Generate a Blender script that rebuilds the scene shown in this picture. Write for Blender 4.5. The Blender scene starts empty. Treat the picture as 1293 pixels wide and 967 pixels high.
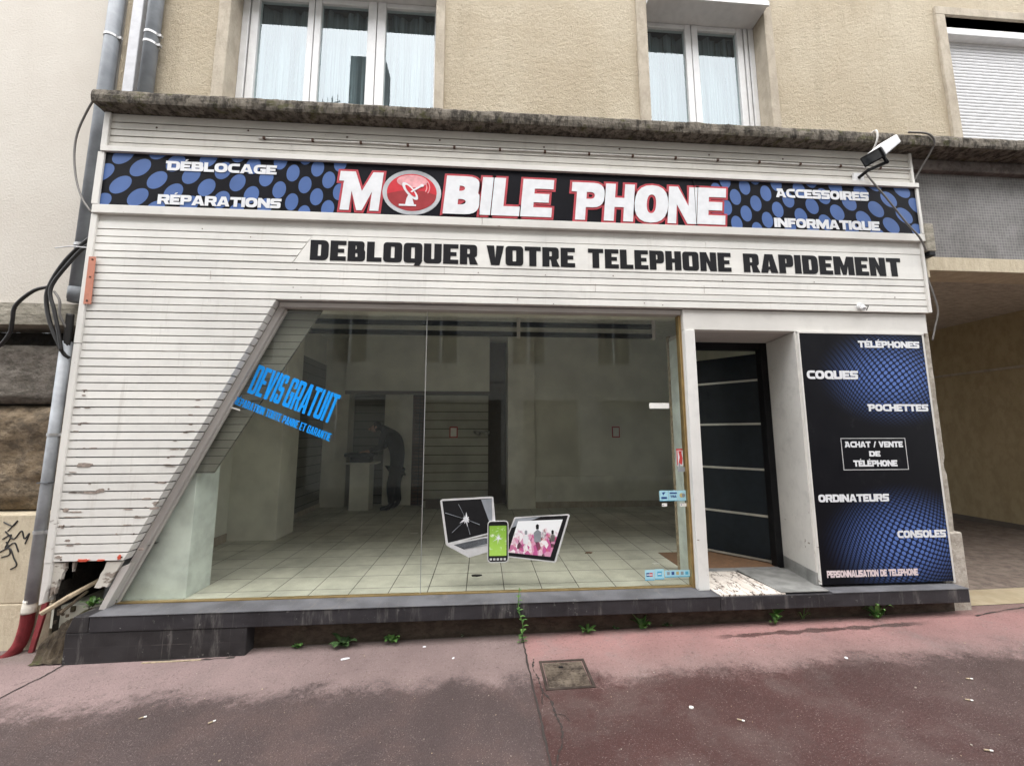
import bpy, math, random
from mathutils import Vector, Matrix, noise
from mathutils.geometry import tessellate_polygon
random.seed(7)
PI = math.pi
S = bpy.context.scene
COL = S.collection

# ------------------------------------------------------------------ camera, sky, sun, exposure
cam_d = bpy.data.cameras.new('camera'); cam = bpy.data.objects.new('camera', cam_d); COL.objects.link(cam)
r_ = Vector((0.9974, -0.0717, -0.0017)); u_ = Vector((-0.0073, -0.1246, 0.9922)); f_ = Vector((0.0714, 0.9896, 0.1248))
cam.matrix_world = Matrix(((r_.x, u_.x, -f_.x, 0), (r_.y, u_.y, -f_.y, -3.55), (r_.z, u_.z, -f_.z, 1.62), (0, 0, 0, 1)))
cam_d.sensor_width = 36.0; cam_d.lens = 14.2; cam_d.clip_start = 0.05; cam_d.clip_end = 500
S.camera = cam

SUN_EL, SUN_AZ = math.radians(68), math.radians(185)      # overcast: a weak, very soft sun high behind the camera
world = bpy.data.worlds.new('World'); S.world = world; world.use_nodes = True
wt = world.node_tree; wt.nodes.clear()
sky = wt.nodes.new('ShaderNodeTexSky'); sky.sky_type = 'NISHITA'; sky.sun_disc = False
sky.sun_elevation = SUN_EL; sky.sun_rotation = SUN_AZ; sky.dust_density = 1.5; sky.air_density = 1.0; sky.ozone_density = 1.0
hs = wt.nodes.new('ShaderNodeHueSaturation'); hs.inputs['Saturation'].default_value = 0.22
bg = wt.nodes.new('ShaderNodeBackground'); bg.inputs['Strength'].default_value = 0.15
wo = wt.nodes.new('ShaderNodeOutputWorld')
wt.links.new(sky.outputs[0], hs.inputs['Color']); wt.links.new(hs.outputs[0], bg.inputs['Color']); wt.links.new(bg.outputs[0], wo.inputs['Surface'])
sun_d = bpy.data.lights.new('sun', 'SUN'); sun_d.energy = 1.5; sun_d.angle = math.radians(115); sun_d.color = (1.0, 0.96, 0.9)
sun = bpy.data.objects.new('sun', sun_d); COL.objects.link(sun)
sd = Vector((math.sin(SUN_AZ) * math.cos(SUN_EL), math.cos(SUN_AZ) * math.cos(SUN_EL), math.sin(SUN_EL)))
sun.rotation_euler = sd.to_track_quat('Z', 'Y').to_euler(); sun.location = sd * 30
S.view_settings.view_transform = 'Standard'; S.view_settings.look = 'None'; S.view_settings.gamma = 1
S.view_settings.exposure = 2.08
S.render.resolution_x = 1024; S.render.resolution_y = 765

# ------------------------------------------------------------------ materials
class NT:
    def __init__(s, name):
        s.m = bpy.data.materials.new(name); s.m.use_nodes = True; s.t = s.m.node_tree; s.t.nodes.clear()
        s.out = s.t.nodes.new('ShaderNodeOutputMaterial'); s._pos = None
    def n(s, typ, **kw):
        nd = s.t.nodes.new('ShaderNode' + typ)
        for k, v in kw.items(): setattr(nd, k, v)
        return nd
    def put(s, sock, v):
        if hasattr(v, 'links'): s.t.links.new(v, sock)
        elif isinstance(v, (tuple, list)) and len(v) == 3 and sock.type == 'RGBA': sock.default_value = (*v, 1)
        else: sock.default_value = v
    def pos(s):
        if s._pos is None: s._pos = s.n('TexCoord').outputs['Object']
        return s._pos
    def math(s, op, a, b=0.0, c=0.0, clamp=False):
        nd = s.n('Math', operation=op, use_clamp=clamp)
        for i, v in enumerate((a, b, c)): s.put(nd.inputs[i], v)
        return nd.outputs[0]
    def xyz(s, v=None):
        nd = s.n('SeparateXYZ'); s.put(nd.inputs[0], v if v is not None else s.pos()); return nd.outputs
    def comb(s, x, y, z):
        nd = s.n('CombineXYZ')
        for i, v in enumerate((x, y, z)): s.put(nd.inputs[i], v)
        return nd.outputs[0]
    def vscale(s, st, v=None):
        nd = s.n('VectorMath', operation='MULTIPLY'); s.put(nd.inputs[0], v if v is not None else s.pos()); nd.inputs[1].default_value = st
        return nd.outputs[0]
    def noise(s, scale, detail=4, rough=.55, st=None, vec=None):
        nd = s.n('TexNoise'); nd.inputs['Scale'].default_value = scale; nd.inputs['Detail'].default_value = detail; nd.inputs['Roughness'].default_value = rough
        v = vec if vec is not None else s.pos()
        if st: v = s.vscale(st, v)
        s.put(nd.inputs['Vector'], v); return nd.outputs['Fac']
    def ramp(s, v, a, b, lo=0.0, hi=1.0):
        nd = s.n('MapRange', interpolation_type='SMOOTHSTEP'); s.put(nd.inputs[0], v)
        for i, q in zip((1, 2, 3, 4), (a, b, lo, hi)): s.put(nd.inputs[i], q)
        return nd.outputs[0]
    def mix(s, f, a, b):
        nd = s.n('Mix', data_type='RGBA'); s.put(nd.inputs[0], f); s.put(nd.inputs[6], a); s.put(nd.inputs[7], b); return nd.outputs[2]
    def mul(s, a, k):
        nd = s.n('Mix', data_type='RGBA', blend_type='MULTIPLY'); nd.inputs[0].default_value = 1; s.put(nd.inputs[6], a); s.put(nd.inputs[7], k); return nd.outputs[2]
    def bsdf(s, col, rough=.6, spec=.4, metal=0.0, height=None, dist=.01, strength=1.0, coat=0):
        b = s.n('BsdfPrincipled'); s.put(b.inputs['Base Color'], col); s.put(b.inputs['Roughness'], rough)
        b.inputs['Specular IOR Level'].default_value = spec; b.inputs['Metallic'].default_value = metal
        if coat: b.inputs['Coat Weight'].default_value = coat
        if height is not None:
            bp = s.n('Bump'); bp.inputs['Distance'].default_value = dist; bp.inputs['Strength'].default_value = strength
            s.put(bp.inputs['Height'], height); s.t.links.new(bp.outputs[0], b.inputs['Normal'])
        s.t.links.new(b.outputs[0], s.out.inputs['Surface']); return s.m

def plain(name, col, rough=.5, spec=.4, metal=0.0, var=.12, nscale=14, bump=0, bscale=80):
    t = NT(name); nz = t.noise(nscale, 5)
    k = t.ramp(nz, .25, .75, 1 - var, 1 + var)
    c = t.mul(col, t.comb(k, k, k))
    return t.bsdf(c, t.ramp(nz, .2, .8, rough * .85, min(1, rough * 1.12)), spec, metal, t.noise(bscale, 3) if bump else None, bump)

def painted(name, col, wood=(.20, .17, .145), chip=.70, grain=(1.2, 8, 14), z_low=None, dirt=.5, rough=.55, boards=0):
    """weathered paint: grain, grime streaks and bare patches"""
    t = NT(name)
    g = t.noise(9, 6, .6, grain); big = t.noise(1.3, 4, .6); mid = t.noise(6, 6, .65)
    k = t.ramp(big, .3, .7, .90, 1.04); c = t.mul(col, t.comb(k, k, t.math('MULTIPLY', k, .985)))
    c = t.mix(t.ramp(mid, .5, .75, 0, dirt * .45), c, tuple(v * .62 for v in col))
    c = t.mix(t.ramp(g, .56, .74, 0, dirt * .35), c, tuple(v * .55 for v in col))
    pn = t.noise(5, 8, .66, (1, 1, 2.6))
    if z_low: pn = t.math('ADD', pn, t.ramp(t.xyz()[2], z_low[0], z_low[1], z_low[2], 0.0))
    if boards:
        wn = t.n('TexWhiteNoise', noise_dimensions='1D'); t.put(wn.inputs['W'], t.math('FLOOR', t.math('DIVIDE', t.math('SUBTRACT', t.xyz()[2], 2.752), .0654)))
        kb_ = t.math('MULTIPLY_ADD', wn.outputs['Value'], .10, .93); c = t.mul(c, t.comb(kb_, kb_, t.math('MULTIPLY', kb_, .992)))
        drip = t.noise(3, 6, .7, (5, 1, .45)); c = t.mix(t.ramp(drip, .56, .74, 0, .30), c, (.42, .385, .34))
    p = t.ramp(pn, chip, chip + .015)
    c = t.mix(p, c, t.mix(g, wood, tuple(v * 1.7 for v in wood)))
    h = t.math('SUBTRACT', t.math('MULTIPLY', g, .35), p)
    return t.bsdf(c, t.ramp(p, 0, 1, rough, .85), .35, 0, h, .0025)

M = {}
M['paint_board'] = painted('painted_board', (.74, .725, .70), boards=1, chip=.735, z_low=(.5, 2.2, .085))
M['paint_board_top'] = painted('top_painted_board', (.60, .575, .535), boards=1, chip=.70, dirt=.9)  # boards over the sign: greyer base colour, stronger mottling
M['paint_trim'] = painted('painted_trim', (.66, .64, .61), chip=.70, z_low=(.3, 1.6, .09))
M['paint_post'] = painted('painted_post', (.70, .69, .67), chip=.69, grain=(10, 8, 1.5), z_low=(.3, 1.5, .06))
M['paint_reveal'] = painted('painted_reveal', (.47, .44, .42), chip=.70)
M['paint_jamb'] = painted('painted_jamb', (.62, .60, .57), chip=.70, grain=(3, 6, 2), z_low=(.3, 1.3, .10), dirt=1.0)
M['paint_raw'] = painted('bare_threshold_wood', (.66, .60, .55), wood=(.17, .12, .095), chip=.50, grain=(7, 2, 2))
M['groove'] = plain('groove_shadow_wood', (.07, .058, .052), .9)
M['paint_rot'] = painted('rotten_flaking_paint', (.56, .53, .48), chip=.54, grain=(10, 8, 2), dirt=.9)
M['pvc_pale'] = plain('pale_grey_pipe', (.34, .36, .385), .5, var=.25, nscale=6)
M['rust'] = plain('rusty_nail', (.07, .035, .022), .8)
M['red_under'] = plain('red_undercoat', (.50, .07, .035), .7)
M['bare_wood'] = plain('bare_grey_wood', (.26, .215, .185), .85, var=.35, nscale=40)
M['orange_metal'] = plain('orange_painted_strip', (.47, .185, .12), .65, bump=.001)
M['grey_pvc'] = plain('grey_plastic_pipe', (.25, .27, .295), .5, var=.22, nscale=6)
M['grey_pvc_dark'] = plain('grey_plastic_pipe_dark', (.13, .14, .15), .55, var=.2)
M['zinc'] = plain('zinc_clip', (.45, .45, .45), .45, metal=.6)
M['white_conduit'] = plain('dull_white_conduit', (.55, .555, .58), .5, var=.12)
M['white_pvc'] = plain('white_plastic', (.70, .70, .70), .4, var=.06)
M['white_shutter'] = plain('white_shutter_slats', (.70, .70, .71), .45, var=.06)
M['red_hose'] = plain('red_corrugated_plastic', (.23, .035, .04), .5, var=.3)
M['tape'] = plain('white_tape', (.68, .65, .58), .6, bump=.003, bscale=30)
M['cable'] = plain('black_cable', (.025, .024, .024), .5)
M['cable_grey'] = plain('grey_cable', (.16, .15, .14), .6)
M['cable_white'] = plain('white_cable', (.65, .63, .60), .6)
M['gold'] = plain('gold_anodised_aluminium', (.46, .33, .15), .38, metal=.75)
M['black'] = plain('black_plastic', (.014, .014, .015), .5, .12)
M['steel'] = plain('dull_steel', (.32, .32, .31), .4, metal=.8)
M['silver'] = plain('silver_print', (.52, .52, .52), .4)
M['door_panel'] = plain('dark_door_panel', (.008, .012, .016), .45, .22, var=.2)
M['door_frame'] = plain('black_door_frame', (.012, .012, .013), .4, .12)
M['door_strip'] = plain('pale_metal_strip', (.40, .38, .33), .4, metal=.5)
M['vinyl_white'] = plain('white_vinyl', (.70, .71, .73), .45, .3, var=.06)
M['vinyl_black'] = plain('black_vinyl', (.012, .012, .014), .6, .12)
M['vinyl_red'] = plain('red_vinyl', (.43, .045, .06), .45, .3)
M['vinyl_cyan'] = plain('cyan_vinyl', (.0, .29, .84), .4, var=.05)
M['vinyl_pink'] = plain('faded_pink_vinyl', (.66, .55, .56), .5, var=.15)
M['sign_blue'] = plain('printed_blue', (.062, .122, .31), .45, .25, var=.14, nscale=3)
M['sign_black'] = plain('printed_black', (.006, .006, .009), .5, .08, var=.3, nscale=3)
M['grey_plate'] = plain('worn_grey_plate', (.22, .22, .21), .5, var=.3, nscale=9, bump=.001)
M['shop_wall'] = plain('shop_wall_paint', (.72, .715, .63), .8, var=.12, nscale=2)
M['shop_dado'] = plain('shop_dado_paint', (.76, .755, .68), .7, var=.12, nscale=3)
M['shop_pillar'] = plain('shop_pillar_paint', (.76, .745, .66), .8, var=.12, nscale=3)
M['shop_green'] = plain('pale_green_panel', (.64, .70, .66), .7, var=.2, nscale=5)
M['shop_ceiling'] = plain('shop_ceiling_paint', (.76, .755, .70), .9)
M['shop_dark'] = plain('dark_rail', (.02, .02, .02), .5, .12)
M['header'] = plain('dark_brown_header', (.12, .10, .085), .7)
M['mat_brown'] = plain('brown_floor', (.20, .115, .065), .8, var=.2, nscale=30)
M['paper'] = plain('paper', (.75, .74, .70), .8, var=.06)
M['cloth'] = plain('dark_navy_cloth', (.012, .014, .02), .9, bump=.004, bscale=25)
M['trousers'] = plain('black_trousers', (.011, .011, .015), .9)
M['skin'] = plain('skin', (.42, .25, .19), .55, var=.08)
M['hair'] = plain('dark_hair', (.02, .015, .012), .6)
M['hollow_dark'] = plain('shade_black_hollow', (.03, .025, .02), .95, var=.5, nscale=12, bump=.02, bscale=14)  # near-black colour stands in for the shade inside the hollows
M['stick'] = plain('weathered_stick', (.36, .29, .20), .85, var=.3, nscale=30)
M['iron'] = plain('window_bars', (.1, .1, .1), .6)
M['sticker_blue'] = plain('pale_blue_sticker', (.36, .62, .72), .4, var=.06)
M['sticker_cyan'] = plain('cyan_sticker', (.07, .36, .55), .4)
M['sticker_navy'] = plain('navy_print', (.03, .07, .22), .4)
M['sticker_ochre'] = plain('ochre_print', (.50, .40, .16), .4)
M['sticker_red'] = plain('red_print', (.5, .05, .05), .4)

def leaf_mat(name, c1, c2):
    t = NT(name); c = t.mix(t.ramp(t.noise(30, 3), .35, .65), c1, c2); return t.bsdf(c, .5, .4)
M['leaf'] = leaf_mat('weed_leaf', (.055, .14, .035), (.13, .25, .06))
M['leaf_dark'] = leaf_mat('weed_leaf_dark', (.035, .075, .028), (.08, .15, .05))

def render_wall():
    t = NT('roughcast_render'); f = t.noise(75, 5, .7); m = t.noise(22, 4, .6); b = t.noise(.9, 5, .65); s = t.noise(2.2, 5, .6, (2.5, 1, .35))
    c = t.mix(t.ramp(b, .3, .7), (.475, .40, .29), (.56, .49, .375))
    c = t.mix(t.ramp(s, .48, .74, 0, .42), c, (.38, .32, .23))
    c = t.mix(t.ramp(f, .56, .72, 0, .45), c, (.27, .225, .165)); c = t.mix(t.ramp(f, .46, .30, 0, .5), c, (.66, .60, .47))
    h = t.math('ADD', t.math('MULTIPLY', f, .7), t.math('MULTIPLY', m, .6)); return t.bsdf(c, .92, .2, 0, h, .026)
M['render'] = render_wall()
def smooth_wall():
    t = NT('cream_smooth_render'); f = t.noise(60, 4, .6); b = t.noise(1.2, 5, .6); s = t.noise(2.5, 5, .6, (3, 1, .3))
    c = t.mix(t.ramp(b, .3, .7), (.545, .505, .45), (.59, .555, .50)); c = t.mix(t.ramp(s, .55, .8, 0, .35), c, (.47, .435, .385))
    return t.bsdf(c, .9, .2, 0, f, .005)
M['smooth'] = smooth_wall()
def concrete(name, c1, c2, dark, amt, st=(1, 1, 1), bump=.012, moss=None):
    t = NT(name); f = t.noise(45, 6, .7); b = t.noise(5, 6, .65, st); s = t.noise(11, 7, .7, st)
    c = t.mix(t.ramp(b, .3, .7), c1, c2); c = t.mix(t.ramp(s, .42, .62, 0, amt), c, dark)
    if moss: c = t.mix(t.ramp(t.noise(7, 6, .7, (1.0, 1, 1.4)), .54, .66, 0, .8), c, moss)
    c = t.mix(t.ramp(f, .56, .72, 0, .4), c, dark)
    return t.bsdf(c, .93, .2, 0, t.math('ADD', f, t.math('MULTIPLY', s, .8)), bump)
M['debris'] = concrete('mossy_rubble', (.07, .055, .038), (.15, .12, .085), (.03, .024, .018), .8, (1, 1, 1), .012, (.075, .085, .03))
M['cornice'] = concrete('lichen_stained_concrete', (.13, .115, .095), (.25, .22, .18), (.035, .03, .025), .9, (1.6, 1.6, .6), .02, (.085, .083, .035))
M['soffit'] = concrete('grimy_soffit', (.13, .11, .10), (.21, .18, .165), (.06, .05, .045), .6)
M['surround'] = concrete('cast_stone_surround', (.43, .375, .30), (.51, .455, .37), (.27, .23, .18), .4, (1, 1, .5), .006)
M['lintel'] = concrete('rough_concrete_beam', (.27, .25, .20), (.38, .35, .29), (.15, .135, .11), .6, (1, 1, 3), .01)
M['cream'] = concrete('cream_base', (.52, .45, .33), (.60, .53, .40), (.38, .31, .22), .35, (2, 1, .6), .006)
M['stone'] = concrete('rough_stone_block', (.20, .145, .09), (.33, .26, .18), (.10, .08, .06), .75, (1, 1, 1.6), .03)
M['stone_grey'] = concrete('grey_stone_block', (.17, .15, .125), (.26, .23, .20), (.10, .09, .075), .7, (1, 1, 2), .03)
M['passage_wall'] = concrete('ochre_passage_wall', (.42, .345, .215), (.47, .39, .25), (.33, .265, .165), .5, (1, 1, .5), .004)
M['passage_ceiling'] = concrete('stained_passage_ceiling', (.52, .48, .42), (.62, .58, .51), (.34, .30, .25), .7, (1, 3, 1), .004)
M['passage_floor'] = concrete('worn_passage_floor', (.15, .115, .095), (.22, .18, .15), (.09, .07, .06), .6, (1, 1, 1), .006)
M['yellow_stone'] = concrete('yellow_threshold_stone', (.30, .25, .165), (.37, .31, .215), (.28, .22, .13), .4, (1, 1, 1), .004)
M['plinth'] = concrete('dark_plinth', (.06, .046, .036), (.10, .078, .06), (.035, .028, .022), .6, (1, 1, 2), .006)
M['chip_stone'] = concrete('chipped_plaster', (.40, .36, .30), (.52, .48, .42), (.2, .17, .14), .5)
M['opp_wall'] = concrete('opposite_render', (.50, .48, .43), (.58, .56, .51), (.42, .40, .36), .4, (1, 1, .4), .004)
M['opp_dark'] = plain('opposite_shop_dark', (.06, .06, .055), .5)
M['opp_glass'] = plain('opposite_window_glass', (.03, .035, .04), .08, spec=.6)
M['opp_roof'] = plain('slate', (.07, .075, .085), .6, var=.3)
M['chimney'] = plain('chimney_dark', (.10, .085, .075), .85, var=.3)
M['asphalt'] = concrete('road_asphalt', (.045, .045, .047), (.06, .06, .062), (.03, .03, .03), .4)

def threshold_mat():
    t = NT('flaking_threshold_wood'); a = t.noise(2.4, 3, .6, (5, 1.3, 1)); b = t.noise(3.5, 5, .65, (2.2, 1, 1)); f = t.noise(60, 4, .7)
    c = t.mix(t.ramp(b, .35, .65), (.60, .53, .47), (.72, .68, .62)); c = t.mix(t.ramp(b, .52, .68, 0, .8), c, (.36, .265, .215))
    cr = t.ramp(t.math('ABSOLUTE', t.math('SUBTRACT', a, .5)), .016, .004); c = t.mix(cr, c, (.09, .06, .045)); c = t.mix(t.ramp(f, .56, .7, 0, .22), c, (.30, .23, .19))
    return t.bsdf(c, .85, .2, 0, t.math('SUBTRACT', f, cr), .006)
M['paint_raw'] = threshold_mat()
def granite(name, base, joints=None):
    t = NT(name); f = t.noise(160, 3, .6); b = t.noise(4, 5, .65, (1, 1, 2)); d = t.noise(3, 6, .7, (3, 1, .5))
    k = t.ramp(b, .3, .7, .7, 1.3); c = t.mul(base, t.comb(k, k, k)); c = t.mix(t.ramp(f, .58, .7, 0, .35), c, tuple(v * 2.4 for v in base))
    c = t.mix(t.ramp(d, .54, .72, 0, .6), c, (.17, .16, .15)); c = t.mix(t.ramp(t.noise(17, 6, .75), .62, .70, 0, .6), c, (.26, .25, .235))
    h = f
    if joints:
        br = t.n('TexBrick', offset=joints[4], squash=1.0); x, y, z = t.xyz(); t.put(br.inputs['Vector'], t.comb(t.math('SUBTRACT', x, joints[2]), t.math('SUBTRACT', z, joints[3]), 0.0))
        br.inputs['Scale'].default_value = 1; br.inputs['Mortar Size'].default_value = .0028; br.inputs['Brick Width'].default_value = joints[0]; br.inputs['Row Height'].default_value = joints[1]; br.inputs['Mortar Smooth'].default_value = .3
        c = t.mix(t.math('MULTIPLY', br.outputs['Fac'], t.ramp(t.noise(3, 4), .5, .72, .03, .4)), c, (.20, .185, .17))
    return t.bsdf(c, t.ramp(b, .3, .7, .5, .75), .25, 0, h, .001)
M['ledge'] = granite('dark_granite', (.030, .028, .031), (.21, .5, .05, -.06, .0))
M['ledge_top'] = granite('granite_top', (.105, .105, .112), (.21, 5, .05, -2, .0))
M['ledge_block'] = granite('dark_tile_cladding', (.026, .024, .025), (.235, .1, -3.03, -.004, .0))

def tiles(name, w, h, ox, oy, c1, c2, mort, msize, axes='xy', rough=.35, dirt=.3):
    t = NT(name); x, y, z = t.xyz(); a, b = {'xy': (x, y), 'xz': (x, z), 'yz': (y, z)}[axes]
    br = t.n('TexBrick', offset=0.0, squash=1.0); t.put(br.inputs['Vector'], t.comb(t.math('SUBTRACT', a, ox), t.math('SUBTRACT', b, oy), 0.0))
    br.inputs['Scale'].default_value = 1; br.inputs['Mortar Size'].default_value = msize; br.inputs['Brick Width'].default_value = w; br.inputs['Row Height'].default_value = h; br.inputs['Mortar Smooth'].default_value = .2
    t.put(br.inputs['Color1'], c1); t.put(br.inputs['Color2'], c2); t.put(br.inputs['Mortar'], mort)
    n = t.noise(2.2, 6, .65); k = t.ramp(n, .35, .7, 1.0, 1 - dirt); c = t.mul(br.outputs['Color'], t.comb(k, k, k))
    return t.bsdf(c, t.ramp(n, .3, .7, rough, rough + .2), .4, 0, t.math('SUBTRACT', 1.0, br.outputs['Fac']), .002)
M['floor_tile'] = tiles('shop_floor_tiles', .3225, .311, -1.743, .187, (.66, .655, .56), (.61, .605, .515), (.12, .11, .09), .004)
M['mosaic'] = tiles('grey_mosaic', .030, .030, 0, .01, (.215, .205, .20), (.165, .16, .155), (.33, .31, .29), .0022, 'xz', .55, .35)
M['brick'] = tiles('brown_brick', .2, .065, 0, 0, (.10, .055, .04), (.14, .08, .055), (.05, .04, .035), .006, 'xz', .9)
def slats(name, c, pitch, axes, z0=.31):
    t = NT(name); z = t.xyz()[2]; m = t.math('FRACT', t.math('DIVIDE', t.math('SUBTRACT', z, z0), pitch))
    g = t.math('LESS_THAN', m, .07); n = t.ramp(t.noise(2, 4), .3, .7, .85, 1.1)
    return t.bsdf(t.mix(g, t.mul(c, t.comb(n, n, n)), (.04, .04, .035)), .55, .4, 0, t.math('SUBTRACT', 1.0, g), .01)
M['slatwall'] = slats('grooved_slat_wall', (.40, .395, .345), .155, 'x')
M['slat_reflected'] = slats('grooved_slat_reflection', (.22, .22, .19), .0654, 'x', .0)
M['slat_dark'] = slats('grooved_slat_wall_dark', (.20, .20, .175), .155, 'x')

def curtain_mat():
    t = NT('sheer_curtain'); c = t.mix(t.ramp(t.noise(6, 3, .5, (6, 6, .25)), .3, .7), (.55, .58, .60), (.80, .82, .83)); return t.bsdf(c, .9, .1)
M['curtain'] = curtain_mat()

def glass(name, ior, tint, dust=.0):
    t = NT(name); fr = t.n('Fresnel'); fr.inputs['IOR'].default_value = ior
    ge = t.n('NewGeometry'); fac = t.math('MULTIPLY', fr.outputs[0], t.math('SUBTRACT', 1.0, ge.outputs['Backfacing']))
    tr = t.n('BsdfTransparent'); t.put(tr.inputs[0], tint); gl = t.n('BsdfGlossy'); gl.inputs['Roughness'].default_value = .0; t.put(gl.inputs[0], (.88, .96, 1))
    bp = t.n('Bump'); bp.inputs['Distance'].default_value = .002; bp.inputs['Strength'].default_value = .25; t.put(bp.inputs['Height'], t.noise(1.1, 2)); t.t.links.new(bp.outputs[0], gl.inputs['Normal'])
    mx = t.n('MixShader'); t.put(mx.inputs[0], fac); t.t.links.new(tr.outputs[0], mx.inputs[1]); t.t.links.new(gl.outputs[0], mx.inputs[2])
    last = mx.outputs[0]
    if dust:
        df = t.n('BsdfDiffuse'); t.put(df.inputs[0], (.6, .6, .55)); m2 = t.n('MixShader')
        dn = t.ramp(t.noise(4, 7, .7), .45, .8, dust * .3, dust); t.put(m2.inputs[0], dn); t.t.links.new(last, m2.inputs[1]); t.t.links.new(df.outputs[0], m2.inputs[2]); last = m2.outputs[0]
    t.t.links.new(last, t.out.inputs['Surface']); return t.m
M['glass_shop'] = glass('shop_window_glass', 1.5, (.965, .97, .95), .010)
M['glass_window'] = glass('upstairs_double_glazing', 2.05, (.85, .9, .9))

def sidewalk_mat():
    t = NT('red_asphalt_pavement'); x, y, z = t.xyz()
    big = t.noise(1.4, 6, .65); mid = t.noise(6, 6, .7); fine = t.noise(95, 3, .75); fine2 = t.noise(52, 5, .8); hf = t.noise(58, 5, .8); pat = t.noise(2.6, 7, .7); sp = t.noise(190, 1, .5); med = t.noise(17, 6, .8)
    right = t.ramp(t.math('ADD', x, t.math('MULTIPLY', t.math('SUBTRACT', mid, .5), .04)), .31, .35)
    far = t.ramp(x, -2.5, 4.0)
    dry = t.mix(right, t.mix(t.ramp(x, -3.2, 0.2), (.26, .188, .18), (.19, .138, .13)), t.mix(t.ramp(y, -.8, -.15), (.215, .143, .133), (.30, .160, .149)))
    wet = t.mix(right, (.070, .049, .047), t.mix(t.ramp(x, 2.0, 3.6), (.064, .027, .024), (.062, .038, .034)))
    edge = t.math('ADD', y, t.math('ADD', t.math('MULTIPLY', t.math('SUBTRACT', big, .5), .55), t.math('MULTIPLY_ADD', t.math('SUBTRACT', mid, .5), .34, t.math('MULTIPLY', t.math('ADD', t.math('SUBTRACT', hf, .5), t.math('MULTIPLY', t.math('SUBTRACT', med, .5), .7)), .45))))
    wet = t.mix(t.ramp(pat, .44, .66, 0, .75), wet, (.095, .062, .056)); dry = t.mix(t.ramp(pat, .50, .68, 0, .5), dry, (.22, .165, .155))
    w = t.ramp(edge, -.60, -.82)
    # damp streak below the ledge on the right, rounded and broken up by noise
    yl = t.math('ABSOLUTE', t.math('SUBTRACT', y, t.math('MULTIPLY_ADD', x, .025, -.355)))
    st = t.math('ADD', yl, t.math('MULTIPLY', t.math('SUBTRACT', mid, .5), .16))
    sx = t.math('MULTIPLY', t.ramp(x, 1.75, 2.0), t.ramp(x, 3.75, 3.4)); s2 = t.math('MULTIPLY', t.ramp(st, .03, .02), sx)
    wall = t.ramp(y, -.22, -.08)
    w = t.math('MAXIMUM', w, t.math('MULTIPLY', s2, .9))
    c = t.mix(w, dry, wet)
    blot = t.ramp(t.noise(9, 5, .7), .66, .72, 0, .5); c = t.mix(blot, c, (.10, .065, .06))
    c = t.mix(t.ramp(fine, .60, .72, 0, .55), c, (.36, .29, .27)); c = t.mix(t.ramp(fine2, .55, .66, 0, .60), c, (.05, .035, .032)); c = t.mix(t.ramp(hf, .58, .70, 0, .35), c, (.07, .048, .044))
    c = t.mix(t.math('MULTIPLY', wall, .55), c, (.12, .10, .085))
    c = t.mix(t.ramp(sp, .66, .74, 0, .55), c, (.42, .36, .33))
    k = t.ramp(big, .3, .7, .86, 1.12); c = t.mul(c, t.comb(k, k, k))
    h = t.math('ADD', t.math('MULTIPLY', fine, .6), t.math('MULTIPLY', fine2, .6))
    return t.bsdf(c, t.ramp(w, 0, 1, .92, .50), .35, 0, h, .012)
M['sidewalk'] = sidewalk_mat()
M['crack'] = plain('crack_dirt', (.035, .028, .025), .95)

def dome_panel():
    """black print with two fields of blue dots that fan out and fade"""
    t = NT('printed_dot_fields'); x, y, z = t.xyz(); last = (.005, .005, .007)
    for cx, cz, ax, az, rot, sgn in ((3.78, 2.14, .62, .40, .62, 1), (3.72, .68, .66, .42, -.50, -1)):
        dx = t.math('SUBTRACT', x, cx); dz = t.math('SUBTRACT', z, cz)
        rr = t.math('ADD', t.math('MULTIPLY', dx, dx), t.math('MULTIPLY', t.math('MULTIPLY', dz, dz), 1.6))
        k = t.math('MULTIPLY_ADD', rr, 1.5, 1.0); px = t.math('MULTIPLY', dx, k); pz = t.math('MULTIPLY', dz, k)
        pz = t.math('ADD', pz, t.math('MULTIPLY', t.math('MULTIPLY', px, px), .35 * sgn))
        c_, s_ = math.cos(rot), math.sin(rot)
        a = t.math('ADD', t.math('MULTIPLY', px, c_), t.math('MULTIPLY', pz, s_)); b = t.math('SUBTRACT', t.math('MULTIPLY', pz, c_), t.math('MULTIPLY', px, s_))
        fa = t.math('SUBTRACT', t.math('FRACT', t.math('DIVIDE', a, .054)), .5); fb = t.math('SUBTRACT', t.math('FRACT', t.math('DIVIDE', b, .043)), .5)
        d = t.math('SQRT', t.math('ADD', t.math('MULTIPLY', fa, fa), t.math('MULTIPLY', fb, fb)))
        dot = t.ramp(d, .43, .35)
        ex = t.math('DIVIDE', dx, ax); ez = t.math('DIVIDE', dz, az)
        e = t.math('SQRT', t.math('ADD', t.math('MULTIPLY', ex, ex), t.math('MULTIPLY', ez, ez)))
        fade = t.math('POWER', t.ramp(e, 1.25, .12), 1.15)
        last = t.mix(t.math('MULTIPLY', dot, fade), t.mix(t.math('MULTIPLY', fade, .18), last, (.02, .05, .2)), (.095, .165, .43))
    n = t.noise(5, 6, .7); last = t.mix(t.ramp(n, .58, .8, 0, .045), last, (.3, .3, .3))
    return t.bsdf(last, t.ramp(n, .3, .7, .36, .55), .10)
M['dome'] = dome_panel()

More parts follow.
